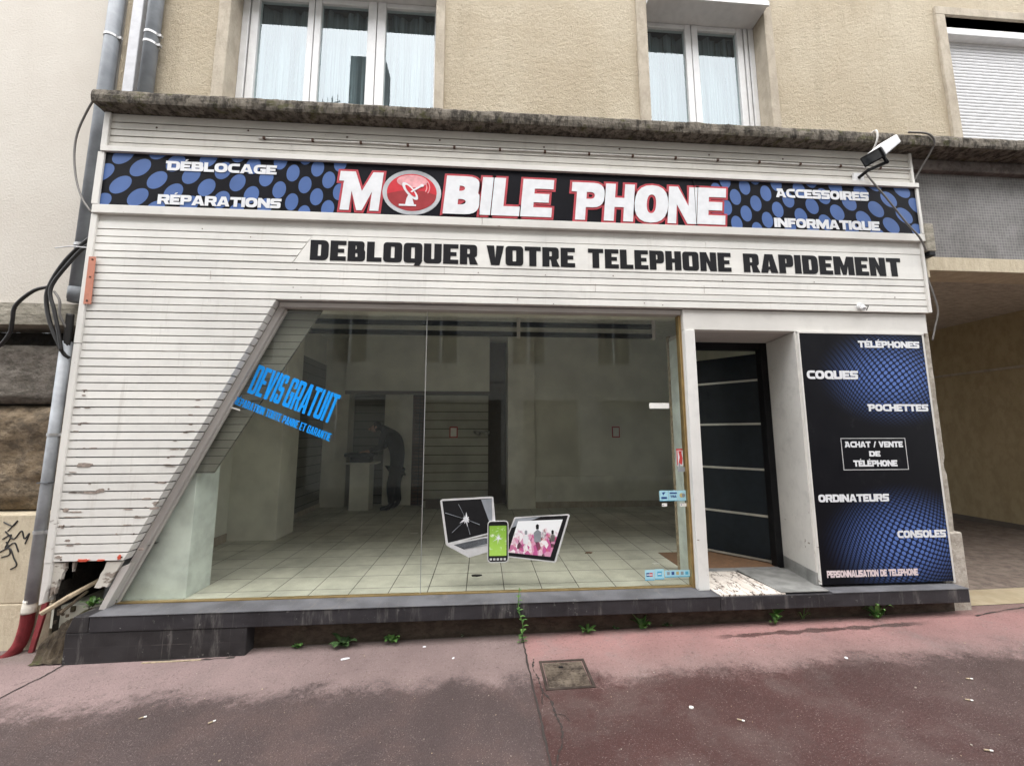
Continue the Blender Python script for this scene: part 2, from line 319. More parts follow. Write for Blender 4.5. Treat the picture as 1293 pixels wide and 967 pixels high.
def crowd_mat():
    t = NT('crowd_photo_print'); x, y, z = t.xyz(); p = t.comb(x, 0.0, z)
    v = t.n('TexVoronoi'); v.inputs['Scale'].default_value = 34; t.put(v.inputs['Vector'], t.vscale((1, 1, .6), p))
    sx = t.xyz(v.outputs['Color'])
    c = t.mix(t.ramp(sx[0], .2, .6), (.50, .10, .28), (.62, .30, .44)); c = t.mix(t.ramp(sx[1], .55, .8), c, (.80, .76, .78)); c = t.mix(t.ramp(sx[2], .75, .9), c, (.10, .04, .06))
    n = t.noise(40, 4); c = t.mix(t.ramp(n, .5, .7, 0, .5), c, (.55, .12, .10))
    top = t.ramp(t.math('ADD', z, t.math('MULTIPLY', t.math('SUBTRACT', t.noise(14, 3, .5, None, p), .5), .28)), .74, .80)
    return t.bsdf(t.mix(top, c, (.80, .82, .83)), .4)
M['crowd'] = crowd_mat()
def green_mat():
    t = NT('green_phone_screen'); x, y, z = t.xyz(); c = t.mix(t.ramp(z, .62, .84), (.36, .60, .10), (.22, .42, .05)); c = t.mix(t.ramp(t.noise(24, 5, .7), .57, .68, 0, .8), c, (.75, .82, .65)); return t.bsdf(c, .35)
M['green'] = green_mat()

# ------------------------------------------------------------------ mesh helpers
class MB:
    def __init__(s): s.v = []; s.f = []; s.mi = []
    def face(s, pts, mi=0):
        b = len(s.v); s.v += [tuple(p) for p in pts]; s.f.append(list(range(b, b + len(pts)))); s.mi.append(mi)
    def box(s, x0, x1, y0, y1, z0, z1, mi=0):
        b = len(s.v)
        s.v += [(x, y, z) for z in (z0, z1) for y in (y0, y1) for x in (x0, x1)]
        for q in ((0, 2, 3, 1), (4, 5, 7, 6), (0, 1, 5, 4), (2, 6, 7, 3), (0, 4, 6, 2), (1, 3, 7, 5)): s.f.append([b + i for i in q]); s.mi.append(mi)
        return s
    def prism(s, poly, y0, y1, mi=0):
        """polygon in the XZ plane (counter-clockwise seen from the street) swept from y0 (front) to y1"""
        n = len(poly); b = len(s.v)
        s.v += [(p[0], y0, p[1]) for p in poly] + [(p[0], y1, p[1]) for p in poly]
        s.f.append([b + i for i in range(n)]); s.f.append([b + n + i for i in reversed(range(n))]); s.mi += [mi, mi]
        for i in range(n): j = (i + 1) % n; s.f.append([b + j, b + i, b + n + i, b + n + j]); s.mi.append(mi)
        return s
    def hprism(s, poly, z0, z1, mi=0):
        n = len(poly); b = len(s.v)
        s.v += [(p[0], p[1], z1) for p in poly] + [(p[0], p[1], z0) for p in poly]
        s.f.append([b + i for i in range(n)]); s.f.append([b + n + i for i in reversed(range(n))]); s.mi += [mi, mi]
        for i in range(n): j = (i + 1) % n; s.f.append([b + j, b + i, b + n + i, b + n + j]); s.mi.append(mi)
        return s
    def tube(s, pts, r, n=10, mi=0, caps=True):
        pts = [Vector(p) for p in pts]; rs = r if isinstance(r, (list, tuple)) else [r] * len(pts); b = len(s.v); up = None
        for i, p in enumerate(pts):
            d = (pts[min(i + 1, len(pts) - 1)] - pts[max(i - 1, 0)]).normalized()
            if up is None: up = d.orthogonal().normalized()
            a = (up - d * up.dot(d)).normalized(); up = a; c = d.cross(a)
            for k in range(n):
                q = 2 * PI * k / n; s.v.append(tuple(p + (a * math.cos(q) + c * math.sin(q)) * rs[i]))
        for i in range(len(pts) - 1):
            for k in range(n):
                k2 = (k + 1) % n; s.f.append([b + i * n + k, b + i * n + k2, b + (i + 1) * n + k2, b + (i + 1) * n + k]); s.mi.append(mi)
        if caps:
            s.f.append([b + k for k in reversed(range(n))]); e = b + (len(pts) - 1) * n; s.f.append([e + k for k in range(n)]); s.mi += [mi, mi]
        return s
    def xform(s, mat):
        s.v = [tuple(mat @ Vector(p)) for p in s.v]; return s
    def build(s, name, mats, parent=None, bevel=0, smooth=False, mods=None):
        me = bpy.data.meshes.new(name); me.from_pydata(s.v, [], s.f)
        for m in (mats if isinstance(mats, (list, tuple)) else [mats]): me.materials.append(m)
        me.polygons.foreach_set('material_index', s.mi); me.polygons.foreach_set('use_smooth', [smooth] * len(s.f)); me.update()
        o = bpy.data.objects.new(name, me); COL.objects.link(o)
        if parent is not None:
            o.parent = parent; o.matrix_parent_inverse = Matrix.Translation(-Vector(parent.location)) if parent.parent is None else Matrix.Identity(4)
        if bevel:
            b = o.modifiers.new('bevel', 'BEVEL'); b.width = bevel; b.segments = 2; b.limit_method = 'ANGLE'; b.angle_limit = math.radians(40)
        return o

def tag(o, label=None, cat=None, group=None, kind=None):
    if label: o['label'] = label
    if cat: o['category'] = cat
    if group: o['group'] = group
    if kind: o['kind'] = kind
    return o
def thing(name, label, cat, loc=(0, 0, 0), group=None):
    o = bpy.data.objects.new(name, None); o.location = loc; o.empty_display_size = .1; COL.objects.link(o); return tag(o, label, cat, group)
def spline(pts, n=8):
    """Catmull-Rom through the points"""
    P = [Vector(p) for p in pts]; P = [P[0] * 2 - P[1]] + P + [P[-1] * 2 - P[-2]]; out = []
    for i in range(1, len(P) - 2):
        a, b, c, d = P[i - 1:i + 3]
        for k in range(n):
            t = k / n; out.append(.5 * ((2 * b) + (c - a) * t + (2 * a - 5 * b + 4 * c - d) * t * t + (3 * b - a - 3 * c + d) * t ** 3))
    out.append(P[-2]); return out
def gz(x): return .014 * (x + 1.7)          # the pavement climbs gently to the right

# ------------------------------------------------------------------ lettering: hand-drawn glyphs as polygons with rounded corners
def fillet(pts):
    out = []; n = len(pts)
    for i, p in enumerate(pts):
        r = p[2] if len(p) > 2 else 0; P = Vector(p[:2])
        if r <= 0: out.append(P); continue
        a = Vector(pts[i - 1][:2]); b = Vector(pts[(i + 1) % n][:2]); u = (a - P); v = (b - P)
        r1 = min(r, u.length * .5 if len(pts[i - 1]) > 2 else u.length * .98); r2 = min(r, v.length * .5 if len(pts[(i + 1) % n]) > 2 else v.length * .98)
        A = P + u.normalized() * r1; B = P + v.normalized() * r2
        for k in range(6):
            t = k / 5; t2 = 1 - t
            out.append(A * t2 * t2 * .88 + P * (2 * t * t2) + B * t * t + A * t2 * t2 * .12)
    return out
def glyph(ch, W=.9, v=.29, t=.26, r=.25, star=False):
    """outlines of one capital, cap height 1: list of (outer, [holes])"""
    m = .5; R = r; ri = max(r - min(v, t) * .7, .02)
    q = lambda *k: k
    if ch in 'ÉÈ':
        g, w = glyph('E', W, v, t, r, star); return g + [([(w * .38, 1.06), (w * .52, 1.06), (w * .72, 1.24), (w * .5, 1.24)], [])], w
    if ch == 'I': return [([(0, 0), (0, 1), (v, 1), (v, 0)][::-1], [])], v
    if ch == 'L': w = W * .82; return [([(0, 0), (w, 0), (w, t), (v, t), (v, 1), (0, 1)], [])], w
    if ch == 'E':
        w = W * .86; g1 = (1 - 3 * t * .92) / 2; a = t * .92
        return [([(0, 0), (w, 0), (w, t), (v, t), (v, m - a / 2), (w * .88, m - a / 2), (w * .88, m + a / 2), (v, m + a / 2), (v, 1 - t), (w, 1 - t), (w, 1), (0, 1)], [])], w
    if ch == 'F':
        w = W * .83; a = t * .92
        return [([(0, 0), (v, 0), (v, m - a / 2), (w * .88, m - a / 2), (w * .88, m + a / 2), (v, m + a / 2), (v, 1 - t), (w, 1 - t), (w, 1), (0, 1)], [])], w
    if ch == 'H': w = W; return [([(0, 0), (v, 0), (v, m - t / 2), (w - v, m - t / 2), (w - v, 0), (w, 0), (w, 1), (w - v, 1), (w - v, m + t / 2), (v, m + t / 2), (v, 1), (0, 1)], [])], w
    if ch == 'T':
        w = W * .95; c = w / 2; return [([(c - v / 2, 0), (c + v / 2, 0), (c + v / 2, 1 - t), (w, 1 - t), (w, 1), (0, 1), (0, 1 - t), (c - v / 2, 1 - t)], [])], w
    if ch == 'U': w = W; return [([(0, 0, R), (w, 0, R), (w, 1), (w - v, 1), (w - v, t, ri), (v, t, ri), (v, 1), (0, 1)], [])], w
    if ch == 'V': w = W * 1.02; d = v * 1.06; return [([(w / 2 - d * .55, 0), (w / 2 + d * .55, 0), (w, 1), (w - d, 1), (w / 2, .36), (d, 1), (0, 1)], [])], w
    if ch == 'A':
        w = W * 1.08; d = v * 1.05; c = w / 2; k = lambda y: c * y * .78
        o = [(0, 0), (d, 0), (d + .17 * c * .62, .17), (w - d - .17 * c * .62, .17), (w - d, 0), (w, 0), (c + d * .58, 1), (c - d * .58, 1)]
        hw = max(.03, (c - d) * .52); return [(o, [[(c - hw, .17 + t * .75), (c, .72), (c + hw, .17 + t * .75)]])], w
    if ch == 'N': w = W * 1.05; d = v * .95; return [([(0, 0), (d, 0), (d, .52), (w - d * 1.05, 0), (w, 0), (w, 1), (w - d, 1), (w - d, .48), (d * 1.05, 1), (0, 1)], [])], w
    if ch == 'M': w = W * 1.32; d = v * .95; c = w / 2; return [([(0, 0), (d, 0), (d, .5), (c - d * .3, 0), (c + d * .3, 0), (w - d, .5), (w - d, 0), (w, 0), (w, 1), (w - d * 1.15, 1), (c, .5), (d * 1.15, 1), (0, 1)], [])], w
    if ch in 'OQ':
        w = W * 1.04; RR = max(R * 1.7, .1) if star else R
        o = [(0, 0, RR), (w, 0, RR), (w, 1, RR), (0, 1, RR)]; hr = max(RR - min(v, t) * .8, .03)
        h = [(v, t, hr), (w - v, t, hr), (w - v, 1 - t, hr), (v, 1 - t, hr)]
        g = [(o, [h])]
        if ch == 'Q': g.append(([(w * .55, -.14), (w * .86, -.14), (w * 1.02, .12), (w * .72, .12)] if not star else [(w * .50, .30), (w * .72, .36), (w * 1.12, -.02), (w * .80, -.02)], []))
        return g, w
    if ch == 'D':
        w = W; return [([(0, 0), (w, 0, R * 1.5), (w, 1, R * 1.5), (0, 1)], [[(v, t), (w - v, t, ri), (w - v, 1 - t, ri), (v, 1 - t)]])], w
    if ch == 'B':
        w = W * .96; a = t * .85
        return [([(0, 0), (w, 0, R), (w, .52, R * .5), (w * .93, .54, .05), (w * .96, 1, R), (0, 1)], [[(v, t), (w - v, t, ri), (w - v, m - a / 2, ri), (v, m - a / 2)], [(v, m + a / 2), (w * .94 - v, m + a / 2, ri), (w * .94 - v, 1 - t, ri), (v, 1 - t)]])], w
    if ch == 'P':
        w = W * .92; lo = .34; return [([(0, 0), (v, 0), (v, lo), (w, lo, R), (w, 1, R), (0, 1)], [[(v, lo + t * .9), (w - v, lo + t * .9, ri), (w - v, 1 - t, ri), (v, 1 - t)]])], w
    if ch == 'R':
        w = W; lo = .36; return [([(0, 0), (v, 0), (v, lo), (w * .5, lo), (w - v * 1.05, 0), (w * 1.03, 0), (w * .84, lo * .98), (w * .98, lo + .08, .06), (w * .98, 1, R), (0, 1)], [[(v, lo + t * .8), (w * .98 - v, lo + t * .8, ri), (w * .98 - v, 1 - t, ri), (v, 1 - t)]])], w
    if ch == 'C':
        w = W * .95
        if star: return [([(w, 0), (w, t), (v, t, ri + .08), (v, 1 - t, ri + .08), (w, 1 - t), (w, 1), (0, 1, .5), (0, 0, .5)], [])], w
        return [([(w, 0, R), (w, .38), (w - v, .38), (w - v, t, ri), (v, t, ri), (v, 1 - t, ri), (w - v, 1 - t, ri), (w - v, .64), (w, .64), (w, 1, R), (0, 1, R), (0, 0, R)], [])], w
    if ch == 'G':
        w = W
        if star: return [([(w, 0), (w, .58), (w * .55, .58), (w * .55, .36), (w - v, .36), (w - v, t), (v, t, ri + .06), (v, 1 - t, ri + .06), (w, 1 - t), (w, 1), (0, 1, .5), (0, 0, .5)], [])], w
        return [([(w, 0), (w, .54), (w * .5, .54), (w * .5, .38), (w - v, .38), (w - v, t, ri), (v, t, ri), (v, 1 - t, ri), (w - v, 1 - t, ri), (w - v, .66), (w, .66), (w, 1, R), (0, 1, R), (0, 0, R)], [])], w
    if ch == 'S':
        w = W * .9; a = t * .9
        if star: return [([(0, 0), (w, 0, R * .8), (w, m + a / 2, R * .7), (v, m + a / 2), (v, 1 - t), (w * 1.06, 1 - t), (w * 1.06, 1), (0, 1, R * .8), (0, m - a / 2, R * .7), (w - v, m - a / 2), (w - v, t), (0, t)], [])], w * 1.03
        return [([(0, 0, R), (w, 0, R), (w, m + a * .6, R), (v, m + a * .75, ri), (v, 1 - t, ri), (w - v, 1 - t, ri), (w - v, .72), (w, .72), (w, 1, R), (0, 1, R), (0, m - a * .6, R), (w - v, m - a * .75, ri), (w - v, t, ri), (v, t, ri), (v, .30), (0, .30)], [])], w
    if ch == '/': return [([(0, 0), (v * .7, 0), (v * 1.9, 1), (v * 1.2, 1)], [])], v * 1.9
    return [], W * .55
SPUR = {'M', 'P', 'D', 'T', 'A', 'R'}
def layout(text, star=False, gap=.06, space=.42, W=.9, v=.29, t=.26, r=.25, spur=()):
    """list of glyph groups, each [(outer, holes)], and the total width"""
    x = 0; out = []
    for i, ch in enumerate(text):
        if ch == ' ': x += space; continue
        g, w = glyph(ch, W, v, t, r, star); G = []
        if i in spur and star:
            x += .12; s = -.14
            o = g[0][0]
            g = g + []
            k = [(s, 1 - t), (.02, 1 - t), (.02, 1), (s, 1)]
            if ch in 'MPDR':      # widen the outline's top left corner into a spur
                o2 = []
                for p in o:
                    if p[:2] == (0, 1): o2 += [(s, 1), (s, 1 - t), (0, 1 - t)] 
                    else: o2.append(p)
                g = [(o2, g[0][1])] + g[1:]
            elif ch == 'A':
                cx = w / 2 - v * 1.05 * .58
                o2 = []
                for p in o:
                    if abs(p[0] - cx) < 1e-6 and p[1] == 1: o2 += [(cx - .22, 1), (cx - .22, 1 - t), (cx - .085, 1 - t)]
                    else: o2.append(p)
                g = [(o2, g[0][1])]
        for o, hs_ in g:
            f = lambda c: [(x + p[0], p[1]) for p in fillet(c)]
            G.append((f(o), [f(h) for h in hs_]))
        out.append(G); x += w + gap
    return out, x - gap
def area(c): return .5 * sum(c[i - 1][0] * c[i][1] - c[i][0] * c[i - 1][1] for i in range(len(c)))
def offset_poly(c, d):
    c = [Vector(p) for p in c]; k = [c[0]]
    for p in c[1:]:
        if (p - k[-1]).length > 1e-4: k.append(p)
    if (k[0] - k[-1]).length < 1e-4: k.pop()
    out = []; n = len(k)
    for i in range(n):
        a = (k[i] - k[i - 1]).normalized(); b = (k[(i + 1) % n] - k[i]).normalized()
        na = Vector((a.y, -a.x)); nb = Vector((b.y, -b.x)); m = na + nb
        if m.length < 1e-3: m = na
        m.normalize(); s = d / max(.45, m.dot(na)); out.append(tuple(k[i] + m * s))
    return out
def shape_to(mb, outer, holes, f, y0, y1, mi=0):
    """flat letter with a thin edge; f maps letter coordinates to (x, z)"""
    if area(outer) < 0: outer = outer[::-1]
    loops = [outer] + [h if area(h) < 0 else h[::-1] for h in holes]
    L = [[Vector((*f(p), 0)) for p in l] for l in loops]; flat = [p for l in L for p in l]; b = len(mb.v)
    mb.v += [(p.x, y0, p.y) for p in flat]; n = len(flat); mb.v += [(p.x, y1, p.y) for p in flat]
    for tri in tessellate_polygon(L):
        a, b2, c = [flat[i] for i in tri]
        if (b2 - a).cross(c - a).z < 0: tri = tri[::-1]
        mb.f.append([b + i for i in tri]); mb.mi.append(mi)
    k = 0
    for l in L:
        for i in range(len(l)): j = (i + 1) % len(l); mb.f.append([b + k + j, b + k + i, b + n + k + i, b + n + k + j]); mb.mi.append(mi)
        k += len(l)
def write(mb, text, x0, x1, z0, z1, y, mi=0, thick=.0015, shear=0, ux=None, uz=None, org=None, outline=None, **kw):
    G, W_ = layout(text, **kw)
    if org is None: org = (x0, z0); ux = (x1 - x0, 0); uz = (shear, z1 - z0)
    fs = lambda p: (org[0] + ux[0] * p[0] / W_ + uz[0] * p[1], org[1] + ux[1] * p[0] / W_ + uz[1] * p[1])
    for i, g in enumerate(G):
        for j, (o, h) in enumerate(g):
            yy = y - .0004 * ((i + 2 * j) % 3)
            shape_to(mb, o, h, fs, yy - thick, yy, mi)
            if outline:
                d, omi, oy = outline; sx = math.hypot(*ux) / W_; sz = math.hypot(*uz)
                oo = o if area(o) > 0 else o[::-1]
                big = [(p[0] * sx, p[1] * sz) for p in oo]; big = offset_poly(big, d)
                hh = []
                for q in h:
                    q = q if area(q) > 0 else q[::-1]
                    small = offset_poly([(p[0] * sx, p[1] * sz) for p in q], -d)
                    if area(small) > .0004: hh.append([(p[0] / sx, p[1] / sz) for p in small])
                shape_to(mb, [(p[0] / sx, p[1] / sz) for p in big], hh, fs, oy - .0006 * (i % 3) - .001, oy, omi)

# ================================================================== the setting: pavement, road, passage floor
def sheet(x0, x1, y0, y1, nx, ny, z):
    b = MB()
    for i in range(nx):
        for j in range(ny):
            xa, xb = x0 + (x1 - x0) * i / nx, x0 + (x1 - x0) * (i + 1) / nx; ya, yb = y0 + (y1 - y0) * j / ny, y0 + (y1 - y0) * (j + 1) / ny
            b.face([(xa, ya, z(xa, ya)), (xb, ya, z(xb, ya)), (xb, yb, z(xb, yb)), (xa, yb, z(xa, yb))])
    return b
walk = sheet(-14, 4.2, -4.2, .15, 60, 20, lambda x, y: gz(x)); w2 = sheet(4.2, 16, -4.2, -.02, 30, 20, lambda x, y: gz(x))
for f, m in zip(w2.f, w2.mi): walk.f.append([i + len(walk.v) for i in f]); walk.mi.append(m)
walk.v += w2.v
def ribbon(b, pts, w, lift=.003, mi=1, jit=.5):
    P = spline(pts, 10); L = []
    for i, p in enumerate(P):
        d = (P[min(i + 1, len(P) - 1)] - P[max(i - 1, 0)]).normalized(); n = Vector((-d.y, d.x, 0)); k = w * (1 + random.uniform(-jit, jit)) / 2
        o = n * random.uniform(-w, w) * .35
        L.append((p + n * k + o, p - n * k + o))
    for (a, c), (d, e) in zip(L, L[1:]):
        b.face([(q.x, q.y, gz(q.x) + lift) for q in (c, e, d, a)], mi)
ribbon(walk, [(.325, -.12, 0), (.325, -.5, 0), (.335, -1, 0), (.34, -1.5, 0), (.35, -2.6, 0), (.35, -4.2, 0)], .012, jit=.3)
ribbon(walk, [(.375, -.47, 0), (.355, -.58, 0), (.375, -.7, 0), (.385, -.84, 0), (.42, -.93, 0), (.425, -1.05, 0), (.44, -1.15, 0), (.42, -1.27, 0), (.38, -1.36, 0), (.35, -1.5, 0)], .009, jit=.9)
ribbon(walk, [(.385, -.84, 0), (.37, -.9, 0), (.365, -.96, 0)], .006, jit=.9); ribbon(walk, [(.425, -1.05, 0), (.47, -1.06, 0), (.50, -1.12, 0)], .006, jit=.9)
ribbon(walk, [(-2.98, -.20, 0), (-2.98, -.35, 0), (-3.0, -.5, 0), (-3.02, -1.2, 0), (-3.03, -4.2, 0)], .014, jit=.3)
ribbon(walk, [(4.18, -.2, 0), (4.6, -.12, 0), (5.2, -.05, 0)], .012, jit=.8)
ribbon(walk, [(-3.2, -.09, 0), (-2.2, -.225, 0), (-1.8, -.225, 0)], .012, jit=1)
tag(walk.build('sidewalk', [M['sidewalk'], M['crack']]), kind='structure')
kb = MB(); kb.box(-14, 16, -4.45, -4.2, -.3, -.005); kb.v = [(x, y, z + gz(x)) for x, y, z in kb.v]
tag(kb.build('kerb', M['passage_floor']), kind='structure')
tag(sheet(-60, 60, -8.0, -4.45, 12, 2, lambda x, y: gz(x) - .13).build('road', M['asphalt']), kind='structure')
kb = MB(); kb.box(-60, 60, -8.2, -7.99, -1.2, 0); kb.v = [(x, y, z + gz(x) - .003) for x, y, z in kb.v]; tag(kb.build('opposite_kerb', M['asphalt']), kind='structure')
tag(sheet(-60, 60, -9.6, -8.2, 12, 2, lambda x, y: gz(x)).build('opposite_pavement', M['asphalt']), kind='structure')
pf = sheet(4.2, 9.2, .30, 10, 4, 8, lambda x, y: gz(x)); tag(pf.build('passage_floor', M['passage_floor']), kind='structure')
tag(sheet(-10, 30, 10, 40, 4, 4, lambda x, y: gz(x)).build('added_yard', M['asphalt']), kind='structure')  # unseen yard, added with the open passage end to let light in
tag(sheet(4.2, 9.2, -.02, .30, 6, 1, lambda x, y: gz(x) + .004).build('passage_threshold', M['yellow_stone']), kind='structure')

# ================================================================== the apartment building above and round the shop
bld = thing('apartment_building', 'beige roughcast apartment building with white framed windows above the phone shop', 'building', (.5, .1, 0))
W = [(-2.47, -.50), (1.69, 2.99), (5.14, 6.75)]
ZB, ZT = 4.62, 6.28
b = MB(); Y0, Y1 = .10, .42
b.box(-3.43, 10, Y0, Y1, 4.3, ZB); b.box(-3.43, 10, Y0, Y1, ZT, 7.6)
xs = [-3.43] + [v for w in W for v in (w[0] - .06, w[1] + .06)] + [10]
for i in range(0, len(xs), 2): b.box(xs[i], xs[i + 1], Y0, Y1, ZB, ZT)
b.build('upper_wall', M['render'], bld)
for x0, x1 in W:
    b = MB(); e = .11
    b.box(x0 - e, x0, .072, .43, ZB, ZT); b.box(x1, x1 + .09, .072, .43, ZB, ZT); b.box(x0 - e, x1 + .09, .072, .43, ZT, ZT + .10)
    b.build('window_surround', M['surround'], bld, bevel=.006)
def bars(mb, xs_, z0, z1, y0, y1):
    for a, c in xs_: mb.box(a, c, y0, y1, z0, z1)
# first window: three panes
def deep(mb):
    mb.v = [(x, y + .012, z) for x, y, z in mb.v]; return mb
def curtain(x0, x1, z0, z1, y, parent, ph):
    b = MB(); n = int((x1 - x0) / .02)
    P = [(x0 + (x1 - x0) * i / n, y + .025 * math.sin(i * .55 + ph) + .015 * math.sin(i * 1.31 + ph * 2)) for i in range(n + 1)]
    for (xa, ya), (xb, yb) in zip(P, P[1:]): b.face([(xa, ya, z0), (xb, yb, z0), (xb, yb, z1), (xa, ya, z1)])
    return b.build('curtain', M['sheer'], parent, smooth=True)
t = NT('sheer_net_curtain'); tr = t.n('BsdfTransparent'); df = t.n('BsdfDiffuse'); t.put(df.inputs[0], (.42, .46, .49)); mx = t.n('MixShader')
t.put(mx.inputs[0], t.ramp(t.noise(5, 3, .5, (7, 7, .2)), .25, .75, .35, .8)); t.t.links.new(tr.outputs[0], mx.inputs[1]); t.t.links.new(df.outputs[0], mx.inputs[2]); t.t.links.new(mx.outputs[0], t.out.inputs['Surface']); M['sheer'] = t.m
f = MB(); bars(f, [(-2.47, -2.40), (-2.385, -2.31), (-1.825, -1.765), (-1.757, -1.695), (-1.222, -1.135), (-1.127, -1.04), (-.535, -.50)], ZB, 6.115, .235, .305)
for a, c in ((-2.31, -1.825), (-1.695, -1.222), (-1.04, -.535)): f.box(a, c, .24, .30, 6.06, 6.115); f.box(a, c, .24, .30, ZB, ZB + .06)
win = deep(f).build('window', M['white_pvc'], bld, bevel=.006)
for a, c in ((-2.31, -1.825), (-1.695, -1.222), (-1.04, -.535)):
    deep(MB().box(a + .001, c - .001, .268, .280, ZB + .061, 6.059)).build('pane', M['glass_window'], win)
curtain(-2.49, -.52, ZB, 6.11, .40, win, .4)
s_ = MB(); s_.box(-2.469, -.501, .0, .31, 6.118, 6.279); s_.box(-2.469, -.501, -.014, -.001, 6.112, 6.15); s_.build('shutter_box', M['white_pvc'], win, bevel=.006)
# second window: two panes
f = MB(); bars(f, [(1.69, 1.765), (2.195, 2.262), (2.270, 2.34), (2.792, 2.86), (2.875, 2.915), (2.93, 2.99)], ZB, 6.115, .235, .305)
for a, c in ((1.765, 2.195), (2.34, 2.792)): f.box(a, c, .24, .30, 6.06, 6.115); f.box(a, c, .24, .30, ZB, ZB + .06)
win = deep(f).build('window', M['white_pvc'], bld, bevel=.006)
for a, c in ((1.765, 2.195), (2.34, 2.792)): deep(MB().box(a + .001, c - .001, .268, .280, ZB + .061, 6.059)).build('pane', M['glass_window'], win)
curtain(1.73, 3.03, ZB, 6.11, .40, win, 1.7)
s_ = MB(); s_.box(1.691, 2.989, .0, .31, 6.118, 6.279); s_.build('shutter_box', M['white_pvc'], win, bevel=.006)
MB().box(1.691, 2.989, -.022, -.001, 6.098, 6.155).build('shutter_box_lip', M['white_pvc'], win, bevel=.004)
# third window: closed roller shutter
f = MB(); bars(f, [(5.14, 5.175), (6.70, 6.75)], ZB, 6.06, .17, .26); f.box(5.14, 6.75, .23, .262, ZB - .02, ZB + .03)
win = f.build('window', M['white_pvc'], bld, bevel=.004)
sl = MB(); z = ZB; k = 0
while z < 6.05:
    P = [(.205, z), (.196, z + .008), (.192, z + .022), (.196, z + .034), (.205, z + .0385)]
    for (ya, za), (yb, zb) in zip(P, P[1:]): sl.face([(5.176, ya, za), (6.699, ya, za), (6.699, yb, zb), (5.176, yb, zb)])
    z += .0405
sl.box(5.176, 6.699, .207, .222, ZB, 6.06, 1); sl.build('roller_shutter', [M['white_shutter'], M['grey_pvc_dark']], win, smooth=True)
MB().box(5.141, 6.749, .10, .28, 6.065, 6.155).build('shutter_box', M['white_pvc'], win, bevel=.01)
# rooms behind the upstairs windows, their dimness painted as near-black walls
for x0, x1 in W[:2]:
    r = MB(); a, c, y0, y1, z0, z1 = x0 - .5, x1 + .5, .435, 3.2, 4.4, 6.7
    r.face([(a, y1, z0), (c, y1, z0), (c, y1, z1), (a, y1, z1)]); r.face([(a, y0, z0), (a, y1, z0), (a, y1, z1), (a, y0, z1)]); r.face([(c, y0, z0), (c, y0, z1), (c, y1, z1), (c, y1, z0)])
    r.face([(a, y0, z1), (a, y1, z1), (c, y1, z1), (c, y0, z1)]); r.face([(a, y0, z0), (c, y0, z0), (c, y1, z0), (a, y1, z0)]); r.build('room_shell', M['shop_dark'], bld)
# concrete cornice with a ragged, lichen-covered edge
def rough_bar(x0, x1, sec, step, amp, mb=None):
    b = mb or MB(); n = int((x1 - x0) / step); m = len(sec); base = len(b.v)
    for i in range(n + 1):
        x = x0 + (x1 - x0) * i / n
        for k, (y, z) in enumerate(sec):
            q = 1.0 if z > sec[0][1] + .015 else .15; v = (noise.noise_vector(Vector((x * 7, k * 3.1, 1.7))) * amp + noise.noise_vector(Vector((x * 26, k * 5.3, 8))) * amp * .6) * q
            b.v.append((x + (v.x if 0 < i < n else 0), y + v.y, z + v.z))
    for i in range(n):
        for k in range(m):
            k2 = (k + 1) % m; b.f.append([base + i * m + k, base + i * m + k2, base + (i + 1) * m + k2, base + (i + 1) * m + k]); b.mi.append(0)
    b.f.append([base + k for k in range(m)][::-1]); b.f.append([base + n * m + k for k in range(m)]); b.mi += [0, 0]
    return b
rough_bar(-3.30, 10, [(-.235, 4.398), (-.243, 4.42), (-.246, 4.45), (-.243, 4.485), (-.232, 4.507), (-.1, 4.515), (.098, 4.52), (.098, 4.398), (-.1, 4.396)], .03, .006).build('cornice', M['cornice'], bld)
MB().box(4.27, 10, -.06, .25, 4.275, 4.394).build('lintel_beam', M['soffit'], bld, bevel=.012)
MB().box(4.27, 10, 0, .25, 3.372, 4.274).build('mosaic_band', M['mosaic'], bld)
MB().box(4.27, 10, -.006, .28, 3.228, 3.371).build('lintel_strip', M['cream'], bld, bevel=.005)
p = MB(); p.box(4.135, 4.27, -.06, .3, 2.78, 4.394); p.box(4.135, 4.36, -.062, -.008, 3.13, 3.37)
p.v += []; p.build('pier_head', M['cream'], bld, bevel=.005)
rp = MB(); prof = [0] * 20
zz = [.74 + (2.775 - .74) * i / 40 for i in range(41)]
L = [(4.255 + .006 * noise.noise(Vector((z * 6, 0, 3))) - (.016 if 1.25 < z < 1.36 else 0), z) for z in zz]
rp.prism([(4.135, .74)] + L + [(4.135, 2.775)], -.06, .3)
rp.build('pier', M['chip_stone'], bld)
MB().box(4.08, 4.30, -.085, .3, -.1, .738).build('pier_base', M['chip_stone'], bld, bevel=.012)
b = MB(); b.box(4.14, 4.26, .3, 9.0, -.1, 3.5); b.box(8.3, 10, -.03, 9.0, -.1, 3.227); b.box(8.31, 10, .29, 9, 3.227, 3.6); b.build('passage_wall', M['passage_wall'], bld)
MB().box(8.285, 8.2995, .0, 9.0, .0, .22).build('passage_skirting', M['header'], bld)
MB().box(8.27, 8.2995, .0, 9.0, 2.62, 2.66).build('passage_conduit', M['surround'], bld, bevel=.008)
b = MB(); b.box(4.14, 8.3, .281, 9.0, 3.5, 3.7); b.build('passage_ceiling', M['passage_ceiling'], bld)

